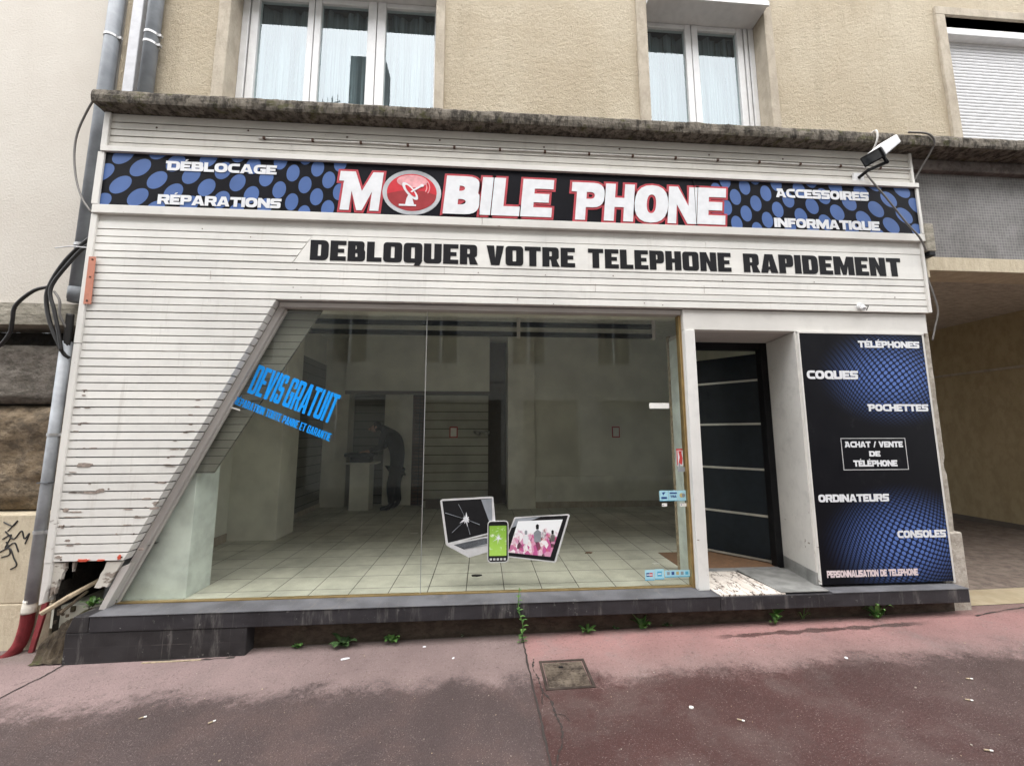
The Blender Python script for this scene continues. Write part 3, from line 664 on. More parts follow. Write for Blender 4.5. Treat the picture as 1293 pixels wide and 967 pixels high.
# ================================================================== neighbouring building on the left
nb = thing('neighbour_building', 'pale rendered building left of the shop with old stone blocks low down', 'building', (-5, .1, 0))
MB().box(-14, -3.432, .13, .5, 2.742, 7.6).build('upper_wall', M['smooth'], nb)
rough_bar(-14, -3.30, [(.085, 2.55), (.08, 2.64), (.085, 2.738), (.4, 2.738), (.4, 2.55)], .06, .006).build('beam', M['lintel'], nb)
MB().box(-14, -3.2, .40, .5, 2.39, 2.55).build('beam_recess', M['hollow_dark'], nb)
def stone(x0, x1, z0, z1, y, m, amp, seed):
    b = MB(); nx, nz = 26, 22; I = {}
    for i in range(nx + 1):
        for j in range(nz + 1):
            u, v = i / nx, j / nz; e = min(u, 1 - u, v, 1 - v); x = x0 + (x1 - x0) * u; z = z0 + (z1 - z0) * v
            d = amp * (noise.noise(Vector((x * 3.2, z * 3.8, seed))) + .5 * noise.noise(Vector((x * 9, z * 11, seed))) + .25 * noise.noise(Vector((x * 24, z * 26, seed))))
            I[i, j] = len(b.v); b.v.append((x, y - d - amp * 1.2 * min(1, e * 9) + amp * 1.2, z))
    for i in range(nx):
        for j in range(nz): b.f.append([I[i, j], I[i + 1, j], I[i + 1, j + 1], I[i, j + 1]]); b.mi.append(0)
    k = len(b.v); b.v += [(x0, y + .2, z0), (x1, y + .2, z0), (x1, y + .2, z1), (x0, y + .2, z1)]
    top = [I[i, nz] for i in range(nx + 1)]; bot = [I[i, 0] for i in range(nx + 1)]; lf = [I[0, j] for j in range(nz + 1)]; rt = [I[nx, j] for j in range(nz + 1)]
    b.f += [top + [k + 2, k + 3], bot[::-1] + [k, k + 1], lf + [k + 3, k], rt[::-1] + [k + 1, k + 2]]; b.mi += [0] * 4
    return b.build('stone_block', m, nb, smooth=True)
stone(-4.45, -3.25, 1.885, 2.392, .16, M['stone_grey'], .035, 2.0); stone(-4.45, -3.25, 1.0, 1.865, .16, M['stone'], .055, 5.0)
MB().box(-14, -3.25, .26, .5, .95, 2.40).build('mortar_bed', M['hollow_dark'], nb)
cb = MB(); cb.box(-14, -3.36, .06, .5, -.15, .31); cb.box(-14, -3.36, .064, .5, .312, .985)
base = cb.build('cream_base', M['cream'], nb, bevel=.008)
g = MB()                                            # black tag scrawled on the cream base
for pts in ([(-3.80, .93), (-3.73, .90), (-3.70, .94), (-3.76, .86)], [(-3.78, .86), (-3.71, .80), (-3.66, .86), (-3.63, .80), (-3.60, .84), (-3.62, .76)], [(-3.79, .80), (-3.73, .83), (-3.76, .73), (-3.70, .77), (-3.66, .70)], [(-3.80, .70), (-3.73, .73), (-3.69, .66), (-3.66, .60), (-3.70, .57)], [(-3.76, .78), (-3.72, .69), (-3.78, .66)]):
    g.tube([Vector((q.x, .0625, q.y)) for q in spline([(a, c, 0) for a, c in pts], 8)], .005, 6)
tag(g.build('graffiti_tag', M['cable'], base), 'black scribbled tag')

# ================================================================== the shopfront
shop = thing('shopfront', 'white boarded shopfront with one big slanted display window and dark stone ledge', 'shopfront', (.5, -.1, .3))
DT, DB = (-1.757, 2.748), (-2.739, .661)
def dx(z): return DB[0] + (DT[0] - DB[0]) * (z - DB[1]) / (DT[1] - DB[1])
BM = [M['paint_board'], M['groove'], M['rust'], M['red_under'], M['bare_wood']]
YF = -.11
def plank(b, z0, z1, xl, xr0, xr1, j=.0015):
    y = YF + random.uniform(-j, j); g = .0046
    x_ = random.uniform(.3, .8) * (xr0 - xl) + xl
    if random.random() < .45 and xr0 - xl > 1.2:          # a butt joint
        b.prism([(xl, z0 + g), (x_ - .0009, z0 + g), (x_ - .0009, z1 - g), (xl, z1 - g)], y, -.025)
        y = YF + random.uniform(-j, j); e = random.uniform(-.0012, .0012); b.prism([(x_ + .0009, z0 + g + e), (xr0, z0 + g), (xr1, z1 - g), (x_ + .0009, z1 - g + e)], y, -.025)
    else: b.prism([(xl, z0 + g), (xr0, z0 + g), (xr1, z1 - g), (xl, z1 - g)], y, -.025)
def nail(b, x, z, r=.006):
    b.prism([(x + r * math.cos(a * PI / 3) * random.uniform(.7, 1.3), z + r * math.sin(a * PI / 3)) for a in range(6)], YF - .003, YF, 2)
def patch(b, x, z, w, h, mi, seed=0, n=16):
    rd = random.Random(seed); P = []
    for k in range(n):
        a = 2 * PI * k / n; q = rd.uniform(.6, 1.1); P.append((x + w * .5 * q * math.cos(a), z + h * .5 * max(-1, min(1, 1.25 * q * math.sin(a)))))
    b.prism(P, YF - .0026 - .0004 * (seed % 3), YF + .004, mi)
LX = -3.236
# slanted left part
b = MB(); p_ = .0654; z = 2.752; lines = []
while z > .68:
    z0 = max(z - p_, .662)
    if z - z0 < .03: break
    plank(b, z0, z, LX, dx(z0), dx(z)); z = z0
b.prism([(LX, .664), (dx(.664) - .01, .664), (dx(2.75) - .01, 2.75), (LX, 2.75)], -.04, -.02, 1)
for a in ((-3.10, 1.385, .13, .034, 4), (-2.96, 1.19, .07, .03, 4), (-3.02, 1.175, .17, .018, 4), (-3.19, 1.045, .05, .03, 4), (-3.12, 1.03, .12, .012, 4), (-3.20, .70, .05, .02, 4), (-3.15, .82, .05, .02, 4), (-2.62, .745, .05, .02, 4), (-2.55, 1.05, .09, .02, 4), (-2.52, 1.245, .06, .012, 4), (-3.02, .672, .10, .020, 3), (-2.90, .670, .07, .014, 3), (-2.765, .69, .03, .035, 3), (-3.18, 1.33, .07, .008, 4), (-3.17, 1.93, .04, .01, 4)): patch(b, *a, seed=int(a[0] * 97) % 50)
rq = random.Random(21)
for k in range(46):
    z = 2.752 - .0654 * rq.randint(12, 31) + rq.choice((.006, .058)); x = LX + .02 + abs(rq.gauss(0, .10)) if rq.random() < .6 else dx(z) - .03 - abs(rq.gauss(0, .08))
    patch(b, x, z, rq.uniform(.015, .09), rq.uniform(.004, .012), 4, seed=k, n=22)
for x, z in ((-3.17, 1.96), (-2.9, 1.2), (-3.19, .93), (-3.18, .68), (-2.68, .86), (-2.75, .69)): nail(b, x, z)
b.build('cladding', BM, shop, bevel=.0016)
# full-width boards under the slogan, and between window and sign
b = MB()
for k in range(4): plank(b, 2.752 + p_ * k, 2.752 + p_ * (k + 1), LX, 4.225, 4.225)
plank(b, 3.013, 3.078, LX, 4.225, 4.225)
z = 3.078
for z0, z1 in ((3.081, 3.141), (3.141, 3.205), (3.205, 3.268), (3.268, 3.333)): plank(b, z0, z1, LX, -1.645 + .62 * (z0 - 3.08), -1.645 + .62 * (z1 - 3.08))
plank(b, 3.333, 3.398, LX, 4.225, 4.225); 
b.prism([(LX, 3.3985), (4.225, 3.3985), (4.225, 3.458), (LX, 3.458)], -.098, -.03)
b.prism([(LX + .002, 2.76), (4.22, 2.76), (4.22, 3.45), (LX + .002, 3.45)], -.024, -.012, 1)
for x, z in ((-1.62, 2.86), (-1.60, 3.02), (-1.55, 2.775), (-.05, 3.035), (.30, 2.80), (.62, 2.765), (1.17, 3.04), (1.62, 2.775), (2.2, 3.02), (3.1, 3.03), (-2.4, 3.36), (-2.0, 3.30), (1.45, 2.79), (.55, 3.03), (3.9, 2.9)): nail(b, x, z, .005)
for x, z in ((-.35, 3.055), (1.0, 2.93), (2.02, 2.94), (-2.3, 2.96)): b.box(x, x + .0025, YF - .0022, YF, z - .045, z + .03, 4)
b.build('cladding', BM, shop, bevel=.0016)
# boards over the sign
b = MB(); z = 4.396
for zt, zb in ((4.396, 4.312), (4.312, 4.246), (4.246, 4.184), (4.184, 4.122), (4.122, 4.062)): plank(b, zb, zt, LX, 4.225, 4.225)
b.prism([(LX, 4.065), (4.22, 4.065), (4.22, 4.39), (LX, 4.39)], -.024, -.012, 1)
for k in range(9): nail(b, -2.85 + k * .83 + random.uniform(-.1, .1), 4.285 + random.uniform(-.012, .012), .010)
b.build('cladding', [M['paint_board_top']] + BM[1:], shop, bevel=.0016)
MB().box(-3.262, 4.262, -.15, -.03, 4.014, 4.060).build('rail', M['paint_trim'], shop, bevel=.003)
r2 = MB(); r2.box(-3.275, -.02, -.140, -.03, 3.460, 3.535); r2.box(-.018, 4.275, -.140, -.03, 3.460, 3.535); r2.build('rail', M['paint_trim'], shop, bevel=.004)
b = MB(); b.box(-3.285, -3.237, -.128, .06, 4.062, 4.392); b.box(-3.285, -3.237, -.126, .06, 2.35, 3.458); b.box(-3.285, -3.237, -.125, .06, .66, 2.345)
b.box(-3.285, -3.232, -.14, .06, 3.538, 4.012)
b.prism([(-3.285, .36), (-3.262, .37), (-3.25, .44), (-3.236, .50), (-3.236, .66), (-3.285, .66)], -.122, .06); b.build('corner_trim', M['paint_trim'], shop, bevel=.003)
b = MB(); b.box(4.226, 4.25, -.128, -.02, 4.062, 4.392); b.box(4.226, 4.25, -.126, -.02, 2.755, 3.458); b.box(4.236, 4.262, -.14, -.02, 3.538, 4.012); b.build('corner_trim', M['paint_trim'], shop, bevel=.003)
# diagonal window trim, its foot, and the reveal under the boards
n_ = Vector((DT[0] - DB[0], DT[1] - DB[1])).normalized(); nn = Vector((n_.y, -n_.x))
def along(t, o):
    q = Vector(DB) + n_ * t + nn * o; return (q.x, q.y)
T0, T1 = -.39, 2.30
b = MB(); b.prism([along(T0, .006), along(T0, .055), along(T1 + .02, .055), along(T1, .004)], -.035, .03); b.prism([along(T0 - .0, .056), along(T0 + .01, .07), along(T1 - .03, .07), along(T1 - .02, .056)], -.012, .02)
b.build('window_trim', M['paint_reveal'], shop, bevel=.003)
b = MB(); b.prism([along(-.06, -.005), along(-.395, .012), along(-.385, .055), along(-.0, .05)], -.085, -.036); b.build('window_trim', M['paint_reveal'], shop, bevel=.003)
b = MB(); b.box(dx(2.7) + .03, 1.812, -.06, .03, 2.705, 2.748); b.build('window_trim', M['paint_reveal'], shop, bevel=.003)
# broken corner low on the left: bits of board left hanging
b = MB(); b.prism([(-2.862, .655), (-2.752, .655), (-2.80, .555), (-2.84, .47), (-2.872, .478), (-2.89, .462), (-2.93, .47), (-2.905, .53), (-2.895, .57), (-2.876, .60)], -.10, -.075); b.build('broken_board', M['paint_rot'], shop)
b = MB(); b.prism([(-3.234, .655), (-3.155, .655), (-3.150, .61), (-3.168, .575), (-3.172, .53), (-3.185, .545), (-3.196, .49), (-3.205, .43), (-3.215, .46), (-3.234, .40)], -.10, -.075); b.build('broken_board', M['paint_rot'], shop)
b = MB(); b.prism([(-3.115, .655), (-3.095, .655), (-3.10, .615), (-3.105, .585), (-3.112, .61)], -.09, -.07); b.build('broken_board', M['paint_rot'], shop)
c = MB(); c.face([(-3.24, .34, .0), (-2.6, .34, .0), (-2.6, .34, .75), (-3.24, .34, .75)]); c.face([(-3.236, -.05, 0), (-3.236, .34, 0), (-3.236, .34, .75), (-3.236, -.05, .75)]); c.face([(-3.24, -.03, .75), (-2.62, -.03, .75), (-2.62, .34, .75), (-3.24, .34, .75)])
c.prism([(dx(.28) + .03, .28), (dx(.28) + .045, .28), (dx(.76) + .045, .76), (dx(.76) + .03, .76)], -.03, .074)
c.build('cavity', M['hollow_dark'], shop)
# ledge slab, plinth and the tiled block at the left
b = MB(); b.box(-2.84, 1.93, -.212, .0, .196, .305); b.box(1.932, 4.135, -.210, -.005, .196, .303); b.build('ledge', M['ledge'], shop, bevel=.006)
b = MB(); b.box(-2.845, 1.94, -.217, -.004, .3052, .312); b.box(2.905, 4.14, -.214, -.01, .304, .311); b.build('ledge_cap', M['ledge_top'], shop, bevel=.003)
MB().box(-1.74, 4.12, -.095, .1, -.12, .195).build('plinth', M['plinth'], shop)
blk = MB(); blk.hprism([(-2.998, -.206), (-1.74, -.206), (-1.74, -.02), (-2.998, -.02)], -.12, .194); blk.prism([(-2.998, .1955), (-2.846, .1955), (-2.846, .306), (-2.955, .306)], -.207, -.02); blk.build('ledge_block', M['ledge_block'], shop, bevel=.005)
rub = MB(); random.seed(3); nx, ny = 40, 34; ix = {}
for i in range(nx + 1):
    for j in range(ny + 1):
        x = -3.23 + .52 * i / nx; y = -.20 + .53 * j / ny; n1 = noise.noise(Vector((x * 14, y * 14, 2))) + .6 * noise.noise(Vector((x * 38, y * 38, 5)))
        k = min(1, max(0, (y + .19 + .03 * n1) / .10)); k = k * k * (3 - 2 * k)
        lim = .30 if x > -3.0 else .30 - .9 * max(0, -3.02 - x)
        h = lim * k + .028 * n1 * (.35 + .65 * k)
        if x > -2.995: h = (.30 + .025 * n1) if y > -.03 else .15
        ix[i, j] = len(rub.v); rub.v.append((x + .012 * noise.noise(Vector((x * 30, y * 30, 9))), y, h - .01))
for i in range(nx):
    for j in range(ny): rub.f.append([ix[i, j], ix[i + 1, j], ix[i + 1, j + 1], ix[i, j + 1]]); rub.mi.append(0)
for k in range(34):
    x, y = random.uniform(-3.2, -2.75), random.uniform(-.02, .25); z = .295; sz_ = random.uniform(.008, .026)
    if x < -3.02 and random.random() < .6: y = random.uniform(-.15, -.05); z = .30 * min(1, (y + .19) / .12)
    rub.hprism([(x + sz_ * math.cos(a * 1.05 + k) * random.uniform(.6, 1), y + sz_ * math.sin(a * 1.05 + k) * random.uniform(.6, 1)) for a in range(6)], z - sz_, z + sz_ * random.uniform(.2, .6))
tag(rub.build('rubble', M['debris']), 'mossy rubble spilling from the broken lower left corner of the shopfront', 'rubble', kind='stuff')
# the glass and its gold frame
GX0 = -2.90
def pane_poly(xr, z0, z1, xl=None): return [(dx(z0) + .075 if xl is None else xl, z0), (xr, z0), (xr, z1), (dx(z1) + .075 if xl is None else xl, z1)]
p1 = MB(); p1.prism(pane_poly(-.506, .315, 2.72), 0, .008); pane1 = p1.build('window_pane', M['glass_shop'], shop)
p2 = MB(); p2.prism(pane_poly(1.800, .315, 2.72, -.500), 0, .008); pane2 = p2.build('window_pane', M['glass_shop'], shop)
MB().box(-.5055, -.5005, -.003, .011, .315, 2.72).build('pane_joint', M['zinc'], shop)
b = MB(); b.box(GX0, 1.80, -.012, .022, .3125, .3245); b.box(1.800, 1.813, -.03, .03, .313, 2.704); b.box(1.8135, 1.819, -.04, .03, .313, 2.704, 0); b.build('window_frame', M['gold'], shop, bevel=.002)
# post, header, jamb, threshold round the doorway
MB().box(1.8195, 1.915, -.095, .03, .313, 2.558).build('door_post', M['paint_post'], shop, bevel=.004)
MB().box(1.8195, 4.225, -.082, .0, 2.560, 2.748).build('header_board', M['paint_trim'], shop, bevel=.003)
MB().box(1.916, 2.98, -.08, .46, 2.562, 2.60).build('doorway_ceiling', M['paint_reveal'], shop)
j = MB(); j.hprism([(2.879, -.082), (2.905, -.085), (3.02, .415), (2.968, .415)], .43, 2.555); j.build('door_jamb', M['paint_jamb'], shop)
j = MB(); j.hprism([(2.872, -.086), (2.905, -.088), (3.02, .41), (2.962, .41)], .312, .428); j.build('jamb_skirting', M['grey_plate'], shop, bevel=.004)
th = MB(); th.hprism([(1.94, -.20), (2.50, -.20), (2.42, .345), (1.93, .345)], .304, .3135); th.build('threshold_board', M['paint_raw'], shop)
th = MB(); th.hprism([(2.47, -.195), (2.885, -.195), (2.965, .36), (2.44, .36)], .3145, .3235); th.build('threshold_plate', M['grey_plate'], shop, bevel=.002)
b = MB(); b.box(1.9155, 1.93, .03, .42, .30, 2.56); b.build('doorway_side_panel', M['shop_green'], shop)
b = MB(); b.box(1.905, 1.935, .4205, .455, .30, 2.62); b.build('doorway_corner_trim', M['stick'], shop)
fr = MB(); fr.box(2.90, 2.975, .416, .50, .31, 2.60); fr.box(1.936, 2.90, .42, .50, 2.49, 2.61); dfr = fr.build('door_frame', M['door_frame'], shop, bevel=.004)
sill = MB(); sill.box(1.93, 2.9, .345, .42, .306, .322); sill.build('door_sill', M['zinc'], shop)
# door leaf, swung inwards on its right-hand hinges
ang = math.atan2(.48, -.42); Rm = Matrix.Translation((2.985, .532, 0)) @ Matrix.Rotation(ang, 4, 'Z')
dl = MB(); dl.box(.0, .90, -.0, .045, .335, 2.47); dl.xform(Rm); door = dl.build('door', M['door_panel'], shop, bevel=.003)
for z in (.335, .775, 1.246, 1.721, 2.187):
    st = MB(); st.box(.03, .87, .0455, .049, z - .011, z + .011); st.xform(Rm); st.build('door_strip', M['door_strip'], door)
hd = MB(); hd.box(.78, .80, .046, .09, 1.30, 1.32); hd.box(.66, .80, .085, .10, 1.30, 1.318); hd.xform(Rm); hd.build('door_handle', M['steel'], door, bevel=.003)

# ---- vinyl on the glass (belongs to the panes)
d = MB()
kw = dict(W=.40, v=.145, t=.13, r=.11, gap=.035, space=.12)
write(d, 'DEVIS GRATUIT', 0, 0, 0, 0, -.001, org=(-1.990, 1.970), ux=(.695, -.262), uz=(.082, .240), **kw)
write(d, 'RÉPARATION TOUTE PANNE ET GARANTIE', 0, 0, 0, 0, -.001, org=(-2.094, 1.877), ux=(.803, -.318), uz=(.019, .062), **dict(kw, space=.2))
tag(d.build('lettering', M['vinyl_cyan'], pane1), 'bright blue slanted lettering')
st = MB(); st.prism([(-2.125, 1.842), (-2.035, 1.815), (-2.033, 1.828), (-2.122, 1.855)], -.0012, -.0004); tag(st.build('sticker', M['paper'], pane1), 'thin torn white strip')
# printed decal: cracked laptop, cracked phone, tablet showing a crowd
DM = [M['silver'], M['black'], M['vinyl_white'], M['green'], M['crowd'], M['steel'], M['grey_pvc']]
d = MB(); E = [-.0004]
def lay(poly, mi):
    E[0] -= .00035; d.prism(poly, E[0], -.0001, mi) if area(poly) > 0 else d.prism(poly[::-1], E[0], -.0001, mi)
lay([(-.355, 1.06), (-.30, .700), (.105, .79), (.112, .90), (.094, 1.085), (.08, 1.09), (-.34, 1.073)], 0)
lay([(-.338, 1.058), (-.283, .716), (.09, .80), (.080, 1.075)], 1)
lay([(-.01, 1.066), (.078, 1.072), (.088, .84), (.065, .87)], 6)
lay([(-.30, .705), (-.288, .692), (-.108, .595), (.06, .64), (.06, .76), (.03, .762)], 0)
lay([(-.235, .70), (-.15, .662), (.05, .705), (.05, .748), (.02, .750)], 1)
for q in range(7):
    a = (-.225 + q * .014, .697 - q * .005); lay([a, (a[0] + .004, a[1] - .001), (.05, a[1] + .052 - q * .004), (.05, a[1] + .055 - q * .004)], 6)
def star(cx, cz, r, n, seed, mi, thin=.12):
    rd = random.Random(seed); P = []
    for k in range(n):
        a = 2 * PI * k / n + rd.uniform(-.2, .2); P.append((cx + r * rd.uniform(.45, 1.3) * math.cos(a), cz + r * rd.uniform(.45, 1.3) * math.sin(a)))
        a += PI / n; P.append((cx + r * thin * math.cos(a), cz + r * thin * math.sin(a)))
    lay(P, mi)
star(-.135, .905, .055, 9, 4, 2, .35)
for a, b_ in (((-.135, .905), (-.20, 1.03)), ((-.135, .905), (-.10, .78)), ((-.135, .905), (-.02, .86)), ((-.135, .905), (-.31, .96)), ((-.135, .905), (-.25, .80))):
    v = Vector((b_[0] - a[0], b_[1] - a[1])).normalized(); lay([a, (b_[0] - v.y * .002, b_[1] + v.x * .002), (b_[0] + v.y * .002, b_[1] - v.x * .002)], 6)
def rrect(x0, x1, z0, z1, r): return [tuple(p) for p in fillet([(x0, z0, r), (x1, z0, r), (x1, z1, r), (x0, z1, r)])]
lay([(.275, .915), (.218, .775), (.196, .598), (.615, .540), (.63, .552), (.752, .925), (.742, .935)], 0)
lay([(.284, .905), (.222, .77), (.205, .605), (.612, .552), (.735, .924), (.45, .918)], 1)
lay([(.284, .905), (.25, .83), (.50, .917)], 6)
lay([(.305, .884), (.222, .632), (.578, .588), (.690, .892)], 4)
for cx, cz, s, m in ((.47, .775, .040, 6), (.47, .842, .017, 1), (.37, .745, .030, 2), (.372, .796, .014, 6), (.60, .752, .024, 5), (.60, .795, .013, 1)): lay([(cx - s * .7, cz - s * 1.6), (cx + s * .7, cz - s * 1.6), (cx + s * .8, cz + s * .4), (cx, cz + s), (cx - s * .8, cz + s * .3)], m)
lay(rrect(.046, .224, .552, .890, .035), 0); lay(rrect(.053, .217, .560, .884, .03), 1); lay(rrect(.062, .206, .607, .850, .004), 3)
star(.138, .75, .05, 10, 9, 2, .2)
for q in range(5): lay(rrect(.066 + q * .029, .085 + q * .029, .572, .588, .004), 0)
tag(d.build('sticker', DM, pane2), 'printed sticker of cracked laptop, cracked phone and tablet')
# card and payment stickers
SM = [M['sticker_blue'], M['sticker_cyan'], M['sticker_navy'], M['sticker_ochre'], M['vinyl_white'], M['sticker_red'], M['grey_pvc'], M['paper']]
def sticker(label, fn, parent=None):
    b = MB(); fn(b); tag(b.build('sticker', SM, parent or pane2), label)
def q(b, x0, x1, z0, z1, mi, l=1): b.box(x0, x1, -.0006 - .0006 * l, -.0002, z0, z1, mi)
sticker('blank white label', lambda b: q(b, 1.50, 1.685, 1.845, 1.895, 7))
def cb(b):
    q(b, 1.556, 1.637, 1.036, 1.122, 0); q(b, 1.556, 1.637, 1.032, 1.0355, 1); b.prism([(1.590, 1.082), (1.612, 1.108), (1.578, 1.108)], -.002, -.0002, 2); q(b, 1.572, 1.622, 1.050, 1.068, 2, 2)
sticker('pale blue payment card sticker', cb)
def visa(b):
    q(b, 1.640, 1.722, 1.036, 1.122, 0); q(b, 1.640, 1.722, 1.032, 1.0355, 1); write(b, 'VISA', 1.655, 1.71, 1.062, 1.082, -.0018, 2, .0004, W=.7, v=.2, t=.2); q(b, 1.650, 1.715, 1.093, 1.106, 2, 2)
sticker('pale blue payment card sticker reading VISA', visa)
def cc(b):
    q(b, 1.725, 1.797, 1.036, 1.122, 0); q(b, 1.725, 1.797, 1.032, 1.0355, 1); b.prism([(1.757 + .019 * math.cos(a * PI / 8), 1.08 + .019 * math.sin(a * PI / 8)) for a in range(16)], -.0022, -.0002, 3); b.prism([(1.774 + .015 * math.cos(a * PI / 8), 1.08 + .017 * math.sin(a * PI / 8)) for a in range(16)], -.0026, -.0002, 6)
sticker('pale blue payment card sticker with two discs', cc)
sticker('small white tag', lambda b: (q(b, 1.575, 1.621, .985, 1.013, 7), q(b, 1.580, 1.59, .995, 1.002, 2, 2)))
sticker('small white tag', lambda b: (q(b, 1.737, 1.797, .983, 1.012, 7), q(b, 1.745, 1.755, .995, 1.003, 2, 2)))
def red(b):
    q(b, 1.728, 1.788, 1.335, 1.485, 4); q(b, 1.731, 1.74, 1.34, 1.48, 5, 2); q(b, 1.728, 1.788, 1.472, 1.485, 5, 3); b.prism([(1.745, 1.36), (1.775, 1.345), (1.785, 1.40), (1.775, 1.45), (1.780, 1.466), (1.748, 1.466), (1.758, 1.41)], -.0028, -.0002, 5); q(b, 1.735, 1.80, 1.283, 1.325, 6); b.prism([(1.74, 1.29), (1.755, 1.29), (1.758, 1.36), (1.745, 1.36)], -.003, -.0002, 6)
sticker('torn red and white emergency notice', red)
def e1(b): q(b, 1.396, 1.478, .382, .460, 0); q(b, 1.396, 1.478, .374, .3815, 1); q(b, 1.408, 1.436, .405, .436, 2, 2); q(b, 1.438, 1.464, .405, .436, 5, 2); q(b, 1.41, 1.462, .416, .424, 4, 3)
sticker('pale blue payment card sticker with blue and red marks', e1)
def e2(b): q(b, 1.482, 1.565, .388, .464, 0); q(b, 1.482, 1.565, .380, .3875, 1); q(b, 1.505, 1.545, .405, .445, 1, 2); q(b, 1.51, 1.54, .420, .43, 4, 3)
sticker('pale blue payment card sticker with blue square', e2)
def f5(b):
    q(b, 1.573, 1.795, .402, .452, 0); q(b, 1.573, 1.795, .394, .4015, 1)
    for k, m in enumerate((6, 2, 3, 6, 1)): q(b, 1.590 + k * .041, 1.615 + k * .041, .414, .440, m, 2)
sticker('pale blue strip of small payment card emblems', f5)

# ================================================================== signs
sg = thing('shop_sign', 'long black fascia sign with blue dots reading MOBILE PHONE in white and red', 'sign', (.5, -.12, 3.53))
b = MB(); b.box(-3.231, 4.235, -.125, -.03, 3.5365, 4.0125)
sx0, sx1, sz0, sz1 = -3.231, 4.235, 3.5365, 4.0125
def dots(side):
    # printed discs shrink, close up and turn upright towards the middle of the sign
    for i in range(-12, 26):
        for j in range(-14, 16):
            u = .295 + .155 * i + .147 * j; zz = 3.887 - .107 * i + .163 * j
            if zz < 3.42 or zz > 4.13 or u < -.12: continue
            w = u * (1 - .08 * u); k = min(1, max(0, u / 1.75))
            if u > (2.55 if side < 0 else 2.62): continue
            hx, hz, ph = .089 - .034 * k, .083 - .003 * k, .42 - .30 * k
            cx = sx0 + w if side < 0 else sx1 - w; P = []
            for m in range(26):
                t_ = 2 * PI * m / 26; X, Z = hx * math.cos(t_), hz * math.sin(t_ + ph)
                P.append((min(sx1 - .002, max(sx0 + .002, cx + (X if side < 0 else -X))), min(sz1 - .002, max(sz0 + .002, zz + Z))))
            if max(p[1] for p in P) - min(p[1] for p in P) < .014 or max(p[0] for p in P) - min(p[0] for p in P) < .014: continue
            if side > 0: P = P[::-1]
            b.prism(P, -.1254, -.1245, 1)
dots(-1); dots(1)
b.build('panel', [M['sign_black'], M['sign_blue']], sg)
for x in (-.045, 1.972): MB().box(x, x + .003, -.1345, -.125, 3.538, 4.011).build('panel_seam', M['black'], sg)
SK = dict(star=True, W=.98, v=.30, t=.27, r=.26, gap=.03, space=.5)
def line(parent, text, x0, x1, z0, z1, y=-.128, mat='vinyl_white', label=None, **k):
    m = MB(); write(m, text, x0, x1, z0, z1, y, **{**SK, **k}); o = m.build('lettering', M[mat], parent)
    if label: o['label'] = label
    return o
line(sg, 'DÉBLOCAGE', -2.736, -1.818, 3.872, 3.958, spur=(0,)); line(sg, 'RÉPARATIONS', -2.772, -1.762, 3.560, 3.648)
line(sg, 'ACCESSOIRES', 2.772, 3.735, 3.860, 3.950, spur=(0,)); line(sg, 'INFORMATIQUE', 2.742, 3.812, 3.556, 3.649)
big = MB()
def cap(ch, x0, x1, z0=3.568, z1=3.932, sp=(), W=.8, v=.27, t=.25):
    write(big, ch, x0, x1, z0, z1, -.131, 0, shear=.034, star=True, W=W, v=v, t=t, r=.3, spur=sp, outline=(.021, 1, -.1275), thick=.002)
cap('M', -1.300, -.932, sp=(0,), W=.86, v=.28)
cap('B', -.372, -.055, v=.30); cap('I', -.047, .050, v=.30); cap('L', .058, .312); cap('E', .322, .606)
tag(big.build('lettering', [M['vinyl_white'], M['vinyl_red']], sg), 'big white letters outlined in red'); big = MB()
cap('P', .782, 1.085, 3.556, 3.922, sp=(0,), v=.26); cap('H', 1.092, 1.366, 3.556, 3.922); cap('O', 1.372, 1.694, 3.552, 3.924, v=.30); cap('N', 1.695, 1.972, 3.554, 3.920, v=.26); cap('E', 1.978, 2.252, 3.557, 3.922)
tag(big.build('lettering', [M['vinyl_white'], M['vinyl_red']], sg), 'big white letters outlined in red')
em = MB()
def ell(cx, cz, a, c, n=40, rot=0, a0=0, a1=2 * PI):
    P = []
    for k in range(n):
        t_ = a0 + (a1 - a0) * k / (n if abs(a1 - a0 - 2 * PI) < 1e-6 else n - 1); x, z = a * math.cos(t_), c * math.sin(t_)
        P.append((cx + x * math.cos(rot) - z * math.sin(rot), cz + x * math.sin(rot) + z * math.cos(rot)))
    return P
cx, cz = -.646, 3.757
EM = [plain('silver_ring', (.42, .43, .45), .35, metal=.3, var=.3, nscale=4), plain('emblem_red', (.56, .02, .035), .35), plain('emblem_dark_red', (.30, .02, .025), .35), plain('emblem_pink', (.72, .34, .36), .35, var=.25), M['vinyl_white']]
em.prism(ell(cx, cz, .258, .213), -.130, -.124, 0); em.prism(ell(cx, cz, .219, .176), -.1312, -.129, 1)
em.prism([(cx - .217, cz - .02)] + ell(cx, cz - .022, .217, .150, 22, 0, PI, 2 * PI) + [(cx + .217, cz - .02), (cx + .1, cz + .016), (cx, cz + .022), (cx - .1, cz + .01)], -.1322, -.131, 2)
em.prism(ell(cx, cz + .105, .135, .060, 30), -.1328, -.131, 3)
em.prism(ell(cx - .015, cz + .010, .103, .036, 30, math.radians(-50)), -.1340, -.131, 4)
em.prism([(cx - .055, cz - .115), (cx + .022, cz - .115), (cx + .004, cz - .05), (cx - .02, cz - .005), (cx - .045, cz - .06)], -.1346, -.131, 4)
em.prism([(cx - .11, cz - .132), (cx + .04, cz - .132), (cx + .04, cz - .116), (cx - .11, cz - .116)], -.1352, -.131, 4)
em.prism([(cx - .01, cz + .012), (cx + .002, cz), (cx + .095, cz + .062), (cx + .085, cz + .075)], -.1358, -.131, 4)
em.prism(ell(cx - .012, cz + .012, .070, .020, 20, math.radians(-50)), -.1364, -.131, 1)
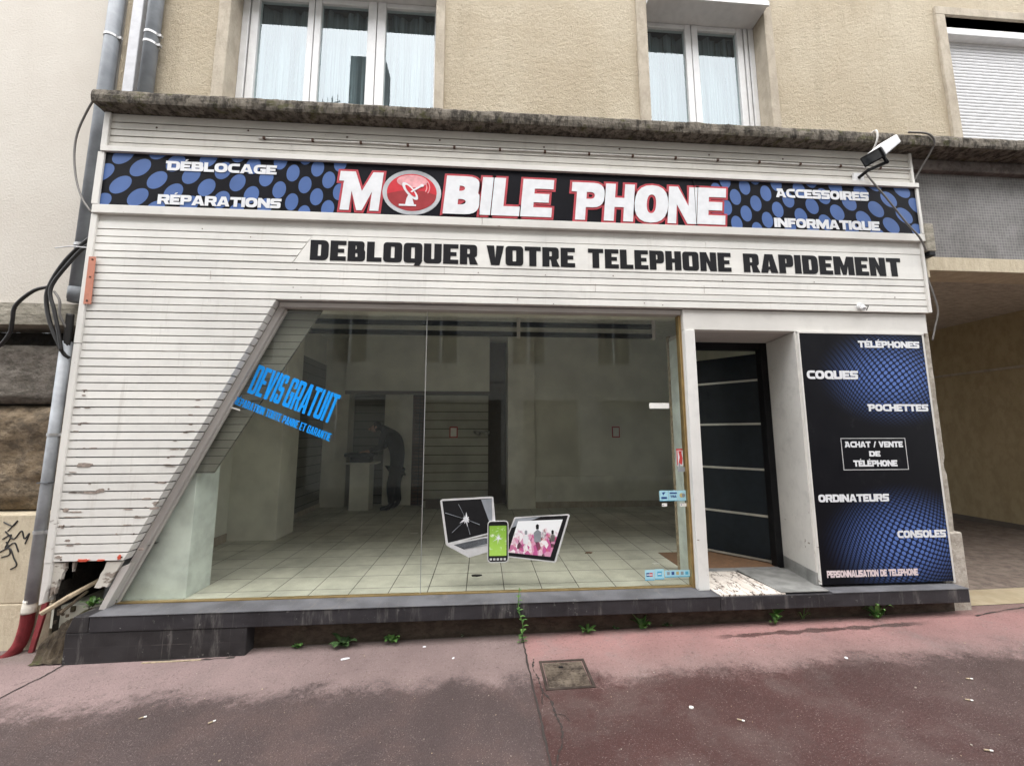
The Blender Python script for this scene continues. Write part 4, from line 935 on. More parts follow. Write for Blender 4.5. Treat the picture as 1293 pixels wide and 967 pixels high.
em.prism([(cx - .012, cz + .005), (cx + .001, cz - .004), (cx + .045, cz + .03), (cx + .038, cz + .042)], -.137, -.131, 4); em.prism(ell(cx + .088, cz + .066, .016, .014, 14), -.1376, -.131, 4)
for k, rr in enumerate((.075, .10)):
    P = ell(cx + .06, cz + .05, rr, rr, 12, 0, -.6, 1.0); Q = ell(cx + .06, cz + .05, rr - .008, rr - .008, 12, 0, -.6, 1.0); em.prism(P + Q[::-1], -.1336 - .0004 * k, -.131, 3)
tag(em.build('emblem', EM, sg), 'red oval emblem with white dish aerial in silver ring')

sb = thing('slogan_board', 'white slanted board lettered DEBLOQUER VOTRE TELEPHONE RAPIDEMENT above the display window', 'sign', (1.2, -.11, 3.08))
b = MB(); b.prism([(-1.635, 3.0815), (4.222, 3.0815), (4.222, 3.331), (-1.485, 3.331)], -.1125, -.03); b.build('board', M['paint_board'], sb, bevel=.002)
for txt, a, c in (('DEBLOQUER', -1.498, -.058), ('VOTRE', .022, .822), ('TELEPHONE', .942, 2.294), ('RAPIDEMENT', 2.415, 3.998)):
    m = MB(); write(m, txt, a, c, 3.108, 3.290, -.1135, W=.92, v=.385, t=.215, r=.2, gap=.08); m.build('lettering', M['vinyl_black'], sb)

ap = thing('advertising_panel', 'tall black panel with blue dot fields listing phones and accessories beside the door', 'sign', (3.5, -.1, .33))
b = MB(); b.box(2.906, 4.132, -.105, -.02, .335, 2.537); b.build('panel', M['dome'], ap)
b = MB(); b.box(2.892, 2.9055, -.108, -.02, .335, 2.552); b.box(2.892, 4.150, -.109, -.02, 2.5375, 2.555); b.box(4.1325, 4.150, -.107, -.02, .32, 2.537); b.build('panel_frame', M['paint_trim'], ap, bevel=.002)
Y = -.1062
for txt, a, c, z0, z1, kk in (('TÉLÉPHONES', 3.478, 4.092, 2.410, 2.474, {}), ('COQUES', 2.944, 3.442, 2.111, 2.190, {}), ('POCHETTES', 3.504, 4.099, 1.819, 1.884, dict(spur=(0,))),
        ('ACHAT / VENTE', 3.236, 3.803, 1.494, 1.547, dict(spur=(0,))), ('DE', 3.468, 3.574, 1.413, 1.461, {}), ('TÉLÉPHONE', 3.308, 3.728, 1.325, 1.380, {}), ('ORDINATEURS', 2.944, 3.609, 1.020, 1.086, {}), ('CONSOLES', 3.650, 4.112, .705, .769, {})):
    line(ap, txt, a, c, z0, z1, Y, **kk)
line(ap, 'PERSONNALISATION DE TELEPHONE', 2.958, 3.800, .391, .448, Y, 'vinyl_pink', 'faded pinkish lettering')
b = MB()
for x0, x1, z0, z1 in ((3.208, 3.834, 1.571, 1.577), (3.208, 3.834, 1.294, 1.300), (3.208, 3.214, 1.300, 1.571), (3.828, 3.834, 1.300, 1.571)): b.box(x0, x1, Y - .001, Y, z0, z1)
b.build('outline_box', M['silver'], ap)

# ================================================================== inside the empty shop
it = thing('shop_interior', 'bare tiled room of the empty shop behind the display window', 'room', (0, 2.2, .31))
b = MB(); b.hprism([(-3.3, .0), (1.93, .0), (1.93, .42), (2.9, .42), (4.1, .42), (4.1, 4.9), (-3.3, 4.9)], .15, .3095); b.build('floor', M['floor_tile'], it)
MB().box(-3.3, 4.1, 4.61, 4.9, .31, 3.42).build('back_wall', M['shop_wall'], it)
b = MB(); b.hprism([(1.95, .43), (2.92, .43), (2.92, 1.0), (1.95, 1.0)], .310, .3135); b.build('doormat', M['mat_brown'], it)
MB().box(-3.3, 4.1, -.02, 4.9, 3.42, 3.6).build('ceiling', M['shop_ceiling'], it)
MB().box(-3.3, 4.14, -.005, .3, 2.752, 3.42).build('bulkhead', M['shop_wall'], it)
for q_ in ((-3.3, -3.15, .36, 1.87, .31, 3.42), (-3.3, -2.95, 2.34, 4.55, .31, 3.42), (4.0, 4.1, .42, 4.9, .31, 3.42)): MB().box(*q_).build('side_wall', M['shop_wall'], it)
MB().box(-3.149, -3.135, .4, 1.86, .31, .41).build('skirting', M['surround'], it)
MB().box(-3.3, -2.56, 1.87, 2.34, .31, 3.42).build('pillar', M['shop_pillar'], it, bevel=.006)
MB().box(-2.949, -2.93, 2.345, 4.16, .31, 2.9).build('slat_wall', M['slat_dark'], it)
MB().box(-2.949, -2.915, 2.345, 4.16, .31, .39).build('skirting', M['surround'], it)
MB().box(-3.0, -2.49, 4.17, 4.5, .31, 3.42).build('pillar', M['shop_pillar'], it, bevel=.006)
b = MB(); b.box(-2.49, -1.85, 4.5, 4.6, .31, 3.42); b.build('back_wall', M['slat_dark'], it)
MB().box(-1.86, -1.33, 4.30, 4.5, .31, 2.45).build('pale_panel', M['shop_pillar'], it)
MB().box(-1.33, -1.05, 4.28, 4.5, .31, 2.45).build('brick_column', M['brick'], it)
b = MB(); b.box(-2.49, .12, 3.95, 4.2, 2.36, 3.42); b.build('bulkhead', M['shop_wall'], it)
b = MB(); b.box(-2.49, .12, 3.93, 3.949, 2.34, 2.40); b.build('header', M['header'], it)
MB().box(-1.05, .10, 3.90, 4.0, .31, 2.335).build('slat_wall', M['slatwall'], it)
b = MB(); b.box(-1.0, .06, 3.885, 3.899, .31, .45); b.box(-1.05, .42, 3.88, 3.884, .45, .47); b.build('skirting', M['header'], it)
MB().box(.1, .45, 4.35, 4.5, .31, 3.42).build('recess', M['header'], it)
MB().box(.45, .94, 3.72, 4.2, .31, 3.42).build('pillar', M['shop_pillar'], it, bevel=.006)
b = MB(); b.box(.94, 4.0, 3.82, 4.0, .31, 3.42); b.build('back_wall', M['shop_wall'], it)
MB().box(.94, 4.0, 3.79, 3.819, .42, .86).build('dado', M['shop_dado'], it, bevel=.004)
MB().box(.94, 4.0, 3.80, 3.819, .31, .419).build('skirting', M['surround'], it)
for x in (1.16, 2.25): MB().box(x, x + .08, 3.775, 3.789, .47, .55).build('wall_socket', M['paper'], it, bevel=.003)
b = MB()
b.box(-2.07, .40, 1.17, 1.22, 2.905, 2.955); b.box(-2.07, .40, 1.17, 1.22, 2.785, 2.835); b.box(.44, 2.07, 1.17, 1.22, 2.905, 2.955); b.box(.44, 2.07, 1.17, 1.22, 2.785, 2.835)
b.build('ceiling_rail', M['shop_dark'], it)
for x in (-2.11, .40, 2.07): MB().box(x, x + .04, 1.16, 1.23, 2.77, 3.42).build('rail_hanger', M['paper'], it)
pd = MB(); pd.prism([(dx(.31) - .04, .31), (-2.38, .31), (-2.38, 1.455), (dx(1.455) - .045, 1.455)], .075, .375); pd.build('low_partition', M['shop_green'], it, bevel=.004)
ib = MB(); ib.prism([(dx(1.30) + .06, 1.30), (dx(1.30) + .20, 1.30), (dx(2.745) + .34, 2.745), (dx(2.745) + .0, 2.745), (dx(1.5) + .0, 1.5)], .05, .074); ib.build('slat_reflection', M['slat_reflected'], it)  # slatted strip standing in for the boards' reflection in the glass
for (x, y, z, l) in ((-.60, 3.895, 1.55, 'white notice in red frame on dark slats'), (2.38, 3.815, 1.55, 'white notice in red frame on plain back wall')):
    n = thing('wall_notice', l, 'notice', (x + .07, y, z)); MB().box(x, x + .145, y - .012, y - .001, z, z + .20).build('frame', M['vinyl_red'], n); MB().box(x + .018, x + .127, y - .015, y - .0125, z + .02, z + .18).build('sheet', M['paper'], n)
ob = thing('old_spotlight', 'small pale twin spotlight fixed high on the slatted back wall', 'wall lamp', (-.1, 3.86, 1.63))
b = MB(); b.tube([(-.16, 3.86, 1.66), (-.06, 3.80, 1.62)], [.02, .045], 10); b.tube([(.02, 3.86, 1.66), (.10, 3.80, 1.63)], [.02, .045], 10); b.build('lamp_head', M['steel'], ob, smooth=True); MB().box(-.17, .04, 3.87, 3.898, 1.65, 1.68).build('bracket', M['steel'], ob)

for k, (x, y, a, l) in enumerate(((-.05, .42, .2, 'dark wrapper on shop floor behind laptop sticker'), (1.18, 1.05, -.2, 'reddish scrap on the shop floor at right'), (-.9, 2.1, .8, 'torn paper on the shop floor near the room centre'), (1.75, .62, .4, 'pale crumpled paper by the doorway side panel'))):
    b = MB(); rd = random.Random(k); P = [(x + .06 * math.cos(q_ * PI / 4 + a) * rd.uniform(.5, 1), y + .03 * math.sin(q_ * PI / 4 + a) * rd.uniform(.5, 1)) for q_ in range(8)]; b.hprism(P, .311, .318); tag(b.build('floor_scrap', M[('shop_dark', 'mat_brown', 'paper', 'paper')[k]]), l, 'scrap')

# the counter, the tray on it and the person bent over it
ct = thing('counter', 'narrow white pedestal counter at the back of the shop', 'counter', (-2.12, 3.95, .31))
MB().box(-2.30, -1.97, 3.80, 4.12, .31, 1.10).build('body', M['shop_dado'], ct, bevel=.005); MB().box(-2.42, -1.86, 3.77, 4.15, 1.101, 1.125).build('top', M['shop_dado'], ct, bevel=.004)
bx = thing('open_case', 'dark open case lying on the pedestal counter in front of person', 'case', (-2.1, 3.95, 1.126))
MB().box(-2.32, -1.98, 3.83, 4.08, 1.126, 1.22).build('tray', M['black'], bx, bevel=.01); MB().box(-2.42, -1.90, 3.80, 4.11, 1.221, 1.29).build('lid', M['cloth'], bx, bevel=.02)
def skin_chain(name, verts, edges, mat, parent=None, sub=2):
    me = bpy.data.meshes.new(name); me.from_pydata([v[0] for v in verts], edges, []); o = bpy.data.objects.new(name, me); COL.objects.link(o)
    sm = o.modifiers.new('skin', 'SKIN'); sm.use_smooth_shade = True
    L = me.skin_vertices[0].data
    for i, v in enumerate(verts): L[i].radius = (v[1], v[2] if len(v) > 2 else v[1])
    L[0].use_root = True
    s2 = o.modifiers.new('sub', 'SUBSURF'); s2.levels = sub; s2.render_levels = sub
    me.materials.append(mat)
    if parent is not None: o.parent = parent; o.matrix_parent_inverse = Matrix.Translation(-Vector(parent.location)) if parent.parent is None else Matrix.Identity(4)
    return o
pe = thing('person', 'person in dark clothes bending over the counter at the back', 'person', (-1.62, 3.92, .31))
B = [((-1.50, 3.92, 1.14), .15, .135), ((-1.52, 3.92, 1.36), .145, .15), ((-1.60, 3.92, 1.56), .15, .17), ((-1.71, 3.92, 1.71), .12, .16), ((-1.80, 3.92, 1.74), .062),      # pelvis, waist, chest, shoulders, neck
     ((-1.89, 3.92, 1.76), .085, .075), ((-1.97, 3.92, 1.70), .062, .06),                                                                                                          # skull, face
     ((-1.53, 3.83, 1.06), .10), ((-1.60, 3.81, .72), .072), ((-1.57, 3.81, .42), .050), ((-1.62, 3.80, .35), .045), ((-1.77, 3.79, .335), .032),
     ((-1.51, 4.01, 1.06), .10), ((-1.55, 4.03, .72), .072), ((-1.50, 4.03, .42), .050), ((-1.55, 4.04, .35), .045), ((-1.70, 4.05, .335), .032),
     ((-1.72, 3.74, 1.65), .068), ((-1.78, 3.70, 1.40), .052), ((-1.98, 3.78, 1.33), .036),
     ((-1.72, 4.10, 1.65), .068), ((-1.78, 4.14, 1.40), .052), ((-1.98, 4.06, 1.33), .036)]
Ed = [(0, 1), (1, 2), (2, 3), (3, 4), (4, 5), (5, 6), (0, 7), (7, 8), (8, 9), (9, 10), (10, 11), (0, 12), (12, 13), (13, 14), (14, 15), (15, 16), (3, 17), (17, 18), (18, 19), (3, 20), (20, 21), (21, 22)]
skin_chain('body', B, Ed, M['cloth'], pe)
hd = skin_chain('face', [((-1.895, 3.92, 1.755), .080, .068), ((-1.955, 3.92, 1.715), .066, .062), ((-1.99, 3.92, 1.675), .045, .048)], [(0, 1), (1, 2)], M['skin'], pe)
fe = MB()
fe.tube([(-2.01, 3.92, 1.735), (-2.045, 3.92, 1.700), (-2.02, 3.92, 1.69)], [.010, .014, .010], 8); fe.build('nose', M['skin'], hd, smooth=True)
for y in (3.893, 3.947): MB().tube([(-2.012, y, 1.742), (-2.02, y, 1.736)], .009, 8).build('eye', M['hair'], hd, smooth=True)
fe = MB(); fe.tube([(-2.02, 3.90, 1.655), (-2.027, 3.92, 1.653), (-2.02, 3.94, 1.655)], .006, 6); fe.build('mouth', M['hair'], hd, smooth=True)
fe = MB(); fe.tube([(-1.89, 3.842, 1.755), (-1.90, 3.832, 1.735), (-1.905, 3.842, 1.715)], [.016, .018, .010], 8); fe.build('ear', M['skin'], hd, smooth=True); fe = MB(); fe.tube([(-1.89, 3.998, 1.755), (-1.90, 4.008, 1.735), (-1.905, 3.998, 1.715)], [.016, .018, .010], 8); fe.build('ear', M['skin'], hd, smooth=True)
skin_chain('hair', [((-1.86, 3.92, 1.765), .088, .082), ((-1.90, 3.92, 1.805), .078, .072), ((-1.955, 3.92, 1.79), .055, .058)], [(0, 1), (1, 2)], M['hair'], pe)
for sy, y0 in ((1, 3.785), (-1, 4.055)):
    V = [((-1.985, y0, 1.325), .030, .024), ((-2.045, y0 + .005 * sy, 1.318), .034, .016)]; Eg = [(0, 1)]
    for k, ln in enumerate((.058, .068, .072, .062)):
        yy = y0 + sy * (-.026 + .018 * (3 - k)); n0 = len(V); V += [((-2.075, yy, 1.316), .009), ((-2.075 - ln * .55, yy, 1.310), .008), ((-2.075 - ln, yy, 1.296), .007)]; Eg += [(1, n0), (n0, n0 + 1), (n0 + 1, n0 + 2)]
    n0 = len(V); V += [((-2.02, y0 + sy * .035, 1.312), .011), ((-2.055, y0 + sy * .056, 1.302), .009)]; Eg += [(0, n0), (n0, n0 + 1)]
    skin_chain('hand', V, Eg, M['skin'], pe, 1)
skin_chain('trousers', [((-1.50, 3.92, 1.10), .150, .145), ((-1.53, 3.83, .98), .108), ((-1.60, 3.81, .72), .080), ((-1.57, 3.81, .40), .062), ((-1.51, 4.01, .98), .108), ((-1.55, 4.03, .72), .080), ((-1.50, 4.03, .40), .062)], [(0, 1), (1, 2), (2, 3), (0, 4), (4, 5), (5, 6)], M['trousers'], pe)

# ================================================================== pipes, cables and fittings on the front
def pipe(label, x, y, z0, z1, r, mat, joints=(), clips=(), lean=0):
    t_ = thing('drainpipe', label, 'drainpipe', (x, y, z0)); X = lambda z: x + lean * (z - z0)
    b = MB(); b.tube([(X(z0), y, z0), (X(z1), y, z1)], r, 20); b.build('tube', M[mat], t_, smooth=True)
    for z in joints: c = MB(); c.tube([(X(z), y, z - .05), (X(z), y, z + .05)], r + .004, 20); c.build('socket', M[mat], t_, smooth=True)
    for z in clips:
        c = MB(); c.tube([(X(z), y, z - .012), (X(z), y, z + .012)], r + .005, 20); c.box(X(z) + r * .9, X(z) + r + .03, y - .012, y + .012, z - .012, z + .012); c.build('clip', M['zinc'], t_)
    return t_
pipe('dark grey drainpipe in the corner between the two buildings, passing behind the cornice', -3.487, .06, 2.745, 7.4, .056, 'grey_pvc', (2.82,), (5.30, 3.25), -.0)
pipe('lighter grey drainpipe on beige render, right of the white conduit', -3.113, .03, 4.516, 7.4, .056, 'grey_pvc', (), (5.22, 5.32))
pl = pipe('thin pale grey pipe running down beside the slanted boards, taped at foot', -3.478, .02, .33, 2.39, .037, 'pvc_pale', (), (1.62, .86))
tp = MB(); zs = [.26 + .016 * i for i in range(7)]; tp.tube([(-3.483, .02, z) for z in zs], [.041 + random.uniform(-.003, .004) for z in zs], 16); tag(tp.build('tape', M['tape'], pl, smooth=True), 'white tape wrapped round the foot')
for z in (2.02, 1.62, 1.24, .86): MB().box(-3.520, -3.436, -.02, .06, z - .004, z + .004).build('joint_ring', M['grey_pvc_dark'], pl) if z in (1.24,) else None
hs_ = spline([(-3.485, .02, .27), (-3.490, .02, .15), (-3.515, .01, .02), (-3.57, -.03, -.055), (-3.70, -.05, -.075)], 14)
b = MB(); P = []; R_ = []
for i in range(len(hs_) - 1):
    for k in range(4): P.append(hs_[i].lerp(hs_[i + 1], k / 4)); R_.append(.040 if k < 2 else .031)
b.tube(P, R_, 16); tag(b.build('drain_hose', M['red_hose'], smooth=False), 'red corrugated plastic hose bending at foot of the taped pipe', 'drain hose')
b = MB(); b.prism([(-3.43, -.02), (-3.40, -.02), (-3.345, .28), (-3.335, .40), (-3.365, .42), (-3.385, .28)], .0, .02); tag(b.build('red_board', M['red_hose']), 'narrow red painted strip standing beside the red hose', 'board')
b = MB(); b.box(-3.330, -3.236, .04, .098, 4.522, 7.4); tag(b.build('conduit', M['white_conduit'], bevel=.006), 'flat white conduit between the two upper drainpipes', 'conduit')
def cable(label, pts, r, mat='cable', name='cable'):
    b = MB(); b.tube(spline(pts, 8), r, 8); return tag(b.build(name, M[mat], smooth=True), label, 'cable')
cable('thin brown cable running up between white conduit and lighter drainpipe', [(-3.205, .08, 4.52), (-3.19, .06, 5.0), (-3.195, .05, 5.4), (-3.185, .07, 6.2), (-3.18, .08, 7.4)], .010)
cable('thin cable bowing out from the cornice end over the pale left wall', [(-3.29, -.2, 4.47), (-3.42, -.12, 4.44), (-3.545, -.06, 4.25), (-3.56, -.05, 4.05), (-3.51, -.06, 3.82), (-3.42, -.08, 3.62), (-3.31, -.1, 3.48)], .008, 'cable_grey')
cable('thick black cable looping over the stone wall, upper of the pair', [(-3.29, -.05, 3.30), (-3.36, -.06, 3.24), (-3.50, -.06, 3.06), (-3.60, -.05, 2.86), (-3.62, -.04, 2.72), (-3.57, -.03, 2.52), (-3.47, -.01, 2.30), (-3.44, .02, 2.25)], .0145)
cable('thick black cable of the pair nearer the white boards', [(-3.29, -.03, 3.26), (-3.36, -.06, 3.19), (-3.47, -.07, 3.02), (-3.58, -.06, 2.82), (-3.54, -.05, 2.64), (-3.50, -.04, 2.48), (-3.46, -.03, 2.3)], .0135)
cable('black cable branching left and down past the concrete beam', [(-3.60, -.05, 2.84), (-3.72, -.05, 2.80), (-3.86, -.03, 2.68), (-3.90, .0, 2.56), (-3.95, .04, 2.46), (-4.06, .08, 2.36), (-4.2, .12, 2.33)], .0135)
cable('thin grey cable hanging beside the black loop', [(-3.56, -.05, 2.80), (-3.50, -.06, 2.72), (-3.49, -.05, 2.6), (-3.46, -.02, 2.5)], .009, 'cable_grey')
cable('black cable bundle dropping into the grey pipe', [(-3.45, -.01, 2.62), (-3.455, .0, 2.5), (-3.465, .01, 2.38), (-3.47, .02, 2.34)], .026)
ti = MB(); ti.tube([(-3.56, -.09, 3.16), (-3.44, -.09, 3.18), (-3.30, -.09, 3.17)], .005, 6); tag(ti.build('cable_tie', M['vinyl_white']), 'white cable tie holding the black cables to drainpipe', 'cable tie')
os_ = MB(); os_.prism([(-3.245, 2.672), (-3.188, 2.672), (-3.197, 3.076), (-3.250, 3.076)], -.134, -.128); osb = os_.build('marker_strip', M['orange_metal'], bevel=.001); tag(osb, 'orange metal strip screwed to left edge of the white boards', 'metal strip')
b = MB()
for z in (2.70, 2.90, 3.05): b.tube([(-3.218, -.1375, z), (-3.218, -.134, z)], .008, 8)
b.build('screw', M['rust'], osb)
# cable clipped along the boards above the sign
cc_ = thing('clipped_cable', 'thin white cable clipped along the boards above the sign', 'cable', (.5, -.12, 4.21))
b = MB(); b.tube([(-2.0 + k * .25, -.119, 4.222 + .003 * math.sin(k * 2.1)) for k in range(26)], .008, 6); b.build('cable', M['cable_white'], cc_, smooth=True)
for k in range(15): b = MB(); x = -1.95 + k * .418; b.box(x - .010, x + .010, -.131, -.11, 4.211, 4.233); b.build('clip', M['rust'], cc_)
# floodlight
fl = thing('floodlight', 'small white floodlight on an arm above the right end of the sign', 'floodlight', (3.68, -.12, 4.1))
hb = MB(); hb.prism([(-.105, -.06), (.105, -.06), (.105, .045), (-.105, .06)], -.10, .10)
A = Vector((3.42, -.49, 4.035)); Bv = Vector((3.675, -.43, 4.235)); dr = (Bv - A); mid = (A + Bv) / 2; ex = dr.normalized(); ey = Vector((ex.y, -ex.x, 0)).normalized() * -1; ez = ex.cross(ey).normalized()
if ez.z < 0: ez = -ez
Mx = Matrix(((ex.x, ey.x, ez.x, mid.x), (ex.y, ey.y, ez.y, mid.y), (ex.z, ey.z, ez.z, mid.z), (0, 0, 0, 1)))
hb = MB(); L_ = dr.length / 2
hb.v = []; hb.box(-L_ + .03, L_, -.075, .075, -.04, .042); hb.xform(Mx); hb.build('housing', M['white_pvc'], fl, bevel=.012)
fr_ = MB(); fr_.box(-L_, -L_ + .029, -.080, .080, -.047, .049); fr_.xform(Mx); fr_.build('front_frame', M['black'], fl, bevel=.006)
ln_ = MB(); ln_.box(-L_ - .004, -L_ - .0005, -.065, .065, -.034, .037); ln_.xform(Mx); ln_.build('lens', M['opp_glass'], fl)
am = MB(); k0 = mid - ez * .047 - ex * .02; am.tube([tuple(k0), tuple(k0 - ez * .07 + ex * .01), (3.66, -.22, 4.115), (3.655, -.13, 4.10)], [.014, .016, .016, .016], 8); am.build('arm', M['black'], fl)
bs = MB(); bs.box(3.60, 3.71, -.132, -.112, 4.06, 4.15); bs.build('wall_plate', M['white_pvc'], fl, bevel=.004)
cable('white cable hanging over the cornice behind the floodlight', [(3.755, -.20, 4.52), (3.752, -.262, 4.50), (3.745, -.262, 4.40), (3.735, -.2, 4.30), (3.70, -.16, 4.18)], .008, 'cable_white')
cable('slack grey cable crossing the right end of the sign', [(3.70, -.15, 4.16), (3.74, -.17, 4.05), (3.85, -.19, 3.86), (4.02, -.19, 3.62), (4.14, -.19, 3.47), (4.24, -.15, 3.36)], .008, 'cable_grey')
cable('dark cable curling from the cornice at the right corner of shopfront', [(4.10, -.25, 4.515), (4.28, -.262, 4.50), (4.36, -.25, 4.44), (4.37, -.2, 4.36), (4.33, -.12, 4.22), (4.27, -.09, 4.10)], .009, 'cable_grey')
cable('grey cable bowing beside the right edge of the boards', [(4.27, -.10, 3.34), (4.255, -.12, 3.1), (4.29, -.12, 2.95), (4.34, -.1, 2.78), (4.31, -.08, 2.62), (4.28, -.07, 2.50)], .007, 'cable_grey')
jb = thing('junction_box', 'slim grey junction box at the right end of the sign rail', 'electrical box', (4.30, -.12, 3.4)); MB().box(4.262, 4.352, -.15, -.062, 3.36, 3.64).build('cover', M['lintel'], jb, bevel=.006); MB().box(4.28, 4.345, -.145, -.065, 3.315, 3.359).build('base', M['black'], jb, bevel=.006)
sn = thing('wall_sensor', 'small white broken sensor fixed on the lower boards at right', 'sensor', (3.53, -.12, 2.8)); b = MB(); b.tube([(3.53, -.112, 2.80), (3.53, -.135, 2.80)], [.034, .030], 14); b.build('base', M['white_pvc'], sn); b = MB(); b.tube([(3.535, -.135, 2.79), (3.52, -.165, 2.765)], [.02, .016], 10); b.build('head', M['white_pvc'], sn); b = MB(); b.tube([(3.545, -.138, 2.795), (3.585, -.145, 2.80), (3.575, -.13, 2.76)], .004, 6); b.build('wire', M['cable'], sn)
# things in the broken corner
b = MB(); b.tube(spline([(-3.02, .16, .20), (-3.0, .15, .42), (-2.93, .17, .56), (-2.89, .2, .63)], 6), .042, 16); tag(b.build('broken_pipe', M['grey_pvc'], smooth=True), 'grey stub of pipe in the broken lower left corner', 'pipe')
b = MB(); b.tube([(-3.24, -.14, .31), (-3.12, -.08, .40), (-2.99, .02, .49)], [.018, .020, .016], 6); tag(b.build('wood_stick', M['stick']), 'pale broken stick, thicker one leaning in the broken corner', 'stick')
b = MB(); b.tube([(-3.14, -.10, .30), (-3.04, -.02, .42)], [.013, .011], 6); tag(b.build('wood_stick', M['debris']), 'dark thin stick behind the pale one in the broken corner', 'stick')

# manhole cover
mh = thing('manhole_cover', 'square rusty manhole cover set in the red pavement', 'manhole cover', (.565, -.665, gz(.565)))
def tilt(b): b.v = [(x, y, z + gz(x)) for x, y, z in b.v]; return b
b = MB(); x0, x1, y0, y1 = .405, .725, -.83, -.505
for q_ in ((x0, x1, y0, y0 + .018), (x0, x1, y1 - .018, y1), (x0, x0 + .018, y0 + .018, y1 - .018), (x1 - .018, x1, y0 + .018, y1 - .018)): b.box(*q_, -.02, .006)
tilt(b).build('frame', M['rust_iron'] if 'rust_iron' in M else concrete('worn_iron_frame', (.045, .034, .028), (.075, .058, .048), (.025, .02, .018), .6), mh, bevel=.002)
ci = concrete('worn_iron_lid', (.10, .078, .058), (.19, .155, .12), (.035, .026, .022), .8, bump=.02)
b = MB(); b.box(x0 + .024, x1 - .024, y0 + .024, y1 - .024, -.02, .002); lid = tilt(b).build('lid', ci, mh, bevel=.002)
b = MB(); b.box(x0 + .0185, x1 - .0185, y0 + .0185, y1 - .0185, -.03, -.0005); 
b = MB(); rs = random.Random(5)
for i in range(9):
    for j in range(9):
        if rs.random() < .8: cx_, cy_ = x0 + .045 + i * .0285, y0 + .045 + j * .0285; b.box(cx_ - .008, cx_ + .008, cy_ - .008, cy_ + .008, .0021, .0055)
tag(tilt(b).build('tread', ci, lid, bevel=.001), kind='stuff')
b = MB(); b.box(.53, .56, -.60, -.585, .0021, .007); tilt(b).build('keyhole', M['black'], lid)

# ================================================================== weeds along the foot of the ledge
def leaf(b, base, az, ln, w, up, mi=0, n=5):
    d = Vector((math.cos(az), math.sin(az), 0)); s = Vector((-d.y, d.x, 0)); rows = []
    for k in range(n + 1):
        t_ = k / n; p = Vector(base) + d * ln * t_ * (.75 + .25 * (1 - t_)) + Vector((0, 0, up * ln * (t_ - .62 * t_ * t_))); wd = w * math.sin(PI * (.06 + .94 * t_) ** .8) * .5 + .0008
        rows.append((p - s * wd + Vector((0, 0, wd * .35)), p, p + s * wd + Vector((0, 0, wd * .35))))
    for a, c in zip(rows, rows[1:]): b.face([a[0], a[1], c[1], c[0]], mi); b.face([a[1], a[2], c[2], c[1]], mi)
def weed(label, x, y, n, ln, w, up, seed, tall=0, mat='leaf', z=None, group='weeds along the foot of the shopfront'):
    rd = random.Random(seed); b = MB(); z0 = gz(x) if z is None else z
    if tall:
        P = spline([(x, y, z0), (x + .01, y - .012, z0 + tall * .3), (x - .025, y - .015, z0 + tall * .65), (x - .015, y - .0, z0 + tall)], 6); b.tube(P, .0028, 5)
        for i in range(n): p = P[int((len(P) - 1) * (i + .5) / n)]; leaf(b, p, rd.uniform(0, 2 * PI), ln * rd.uniform(.6, 1.1) * (1.15 - .6 * i / n), w, up * rd.uniform(.3, 1), n=4)
    else:
        for i in range(n): leaf(b, (x + rd.uniform(-.012, .012), y + rd.uniform(-.01, .01), z0 + rd.uniform(0, .015)), 2 * PI * i / n * 1.0 + rd.uniform(-.5, .5), ln * rd.uniform(.55, 1.15), w * rd.uniform(.7, 1.2), up * rd.uniform(.5, 1.5))
    return tag(b.build('weed', M[mat], smooth=True), label, 'weed', group)
weed('small four leaved weed left of the bushy ones on the pavement', -1.40, -.13, 7, .085, .032, .5, 1)
weed('broad bushy weed, widest on the left under the ledge', -1.06, -.14, 16, .15, .042, .7, 2, mat='leaf_dark'); weed('rounded bright weed right of the broad bushy one', -.70, -.13, 9, .11, .046, .8, 3)
weed('tiny sprig near the dark strip under window middle', -.15, -.10, 5, .05, .012, .8, 4, mat='leaf_dark')
weed('tall thin trailing weed growing up over the ledge at the pavement joint', .31, -.23, 30, .062, .018, .7, 5, tall=.40)
weed('drooping pale weed with a brown leaf right of the joint', .85, -.15, 10, .105, .026, .9, 6, mat='leaf'); weed('tiny two leaf sprout between the drooping weed and bright upright weed', 1.10, -.11, 6, .045, .02, .6, 7, mat='leaf_dark')
weed('bright upright broad leaved weed below the right stickers', 1.31, -.12, 9, .12, .055, 1.7, 8, tall=.0); weed('small weed just right of the bright upright one', 1.52, -.10, 7, .075, .022, 1.0, 9, mat='leaf_dark')
weed('leafy upright weed under the doorway', 2.42, -.16, 18, .11, .034, 1.2, 10, tall=.19); weed('grassy sprig under the doorway plate', 2.70, -.12, 7, .12, .007, 1.9, 11)
weed('spreading weed with long leaves under the black panel', 3.33, -.15, 17, .15, .032, 1.5, 12); weed('tiny sprout behind the spreading weed', 3.42, -.11, 5, .05, .012, 1, 13, mat='leaf_dark')
weed('green weed sprouting among the rubble in broken corner', -3.0, -.02, 10, .10, .03, 1.2, 14, z=.30, group='plants in the broken corner'); weed('small moss tuft among the rubble by the grey pipe stub', -2.88, .0, 12, .07, .03, .8, 15, mat='leaf_dark', z=.30, group='plants in the broken corner')

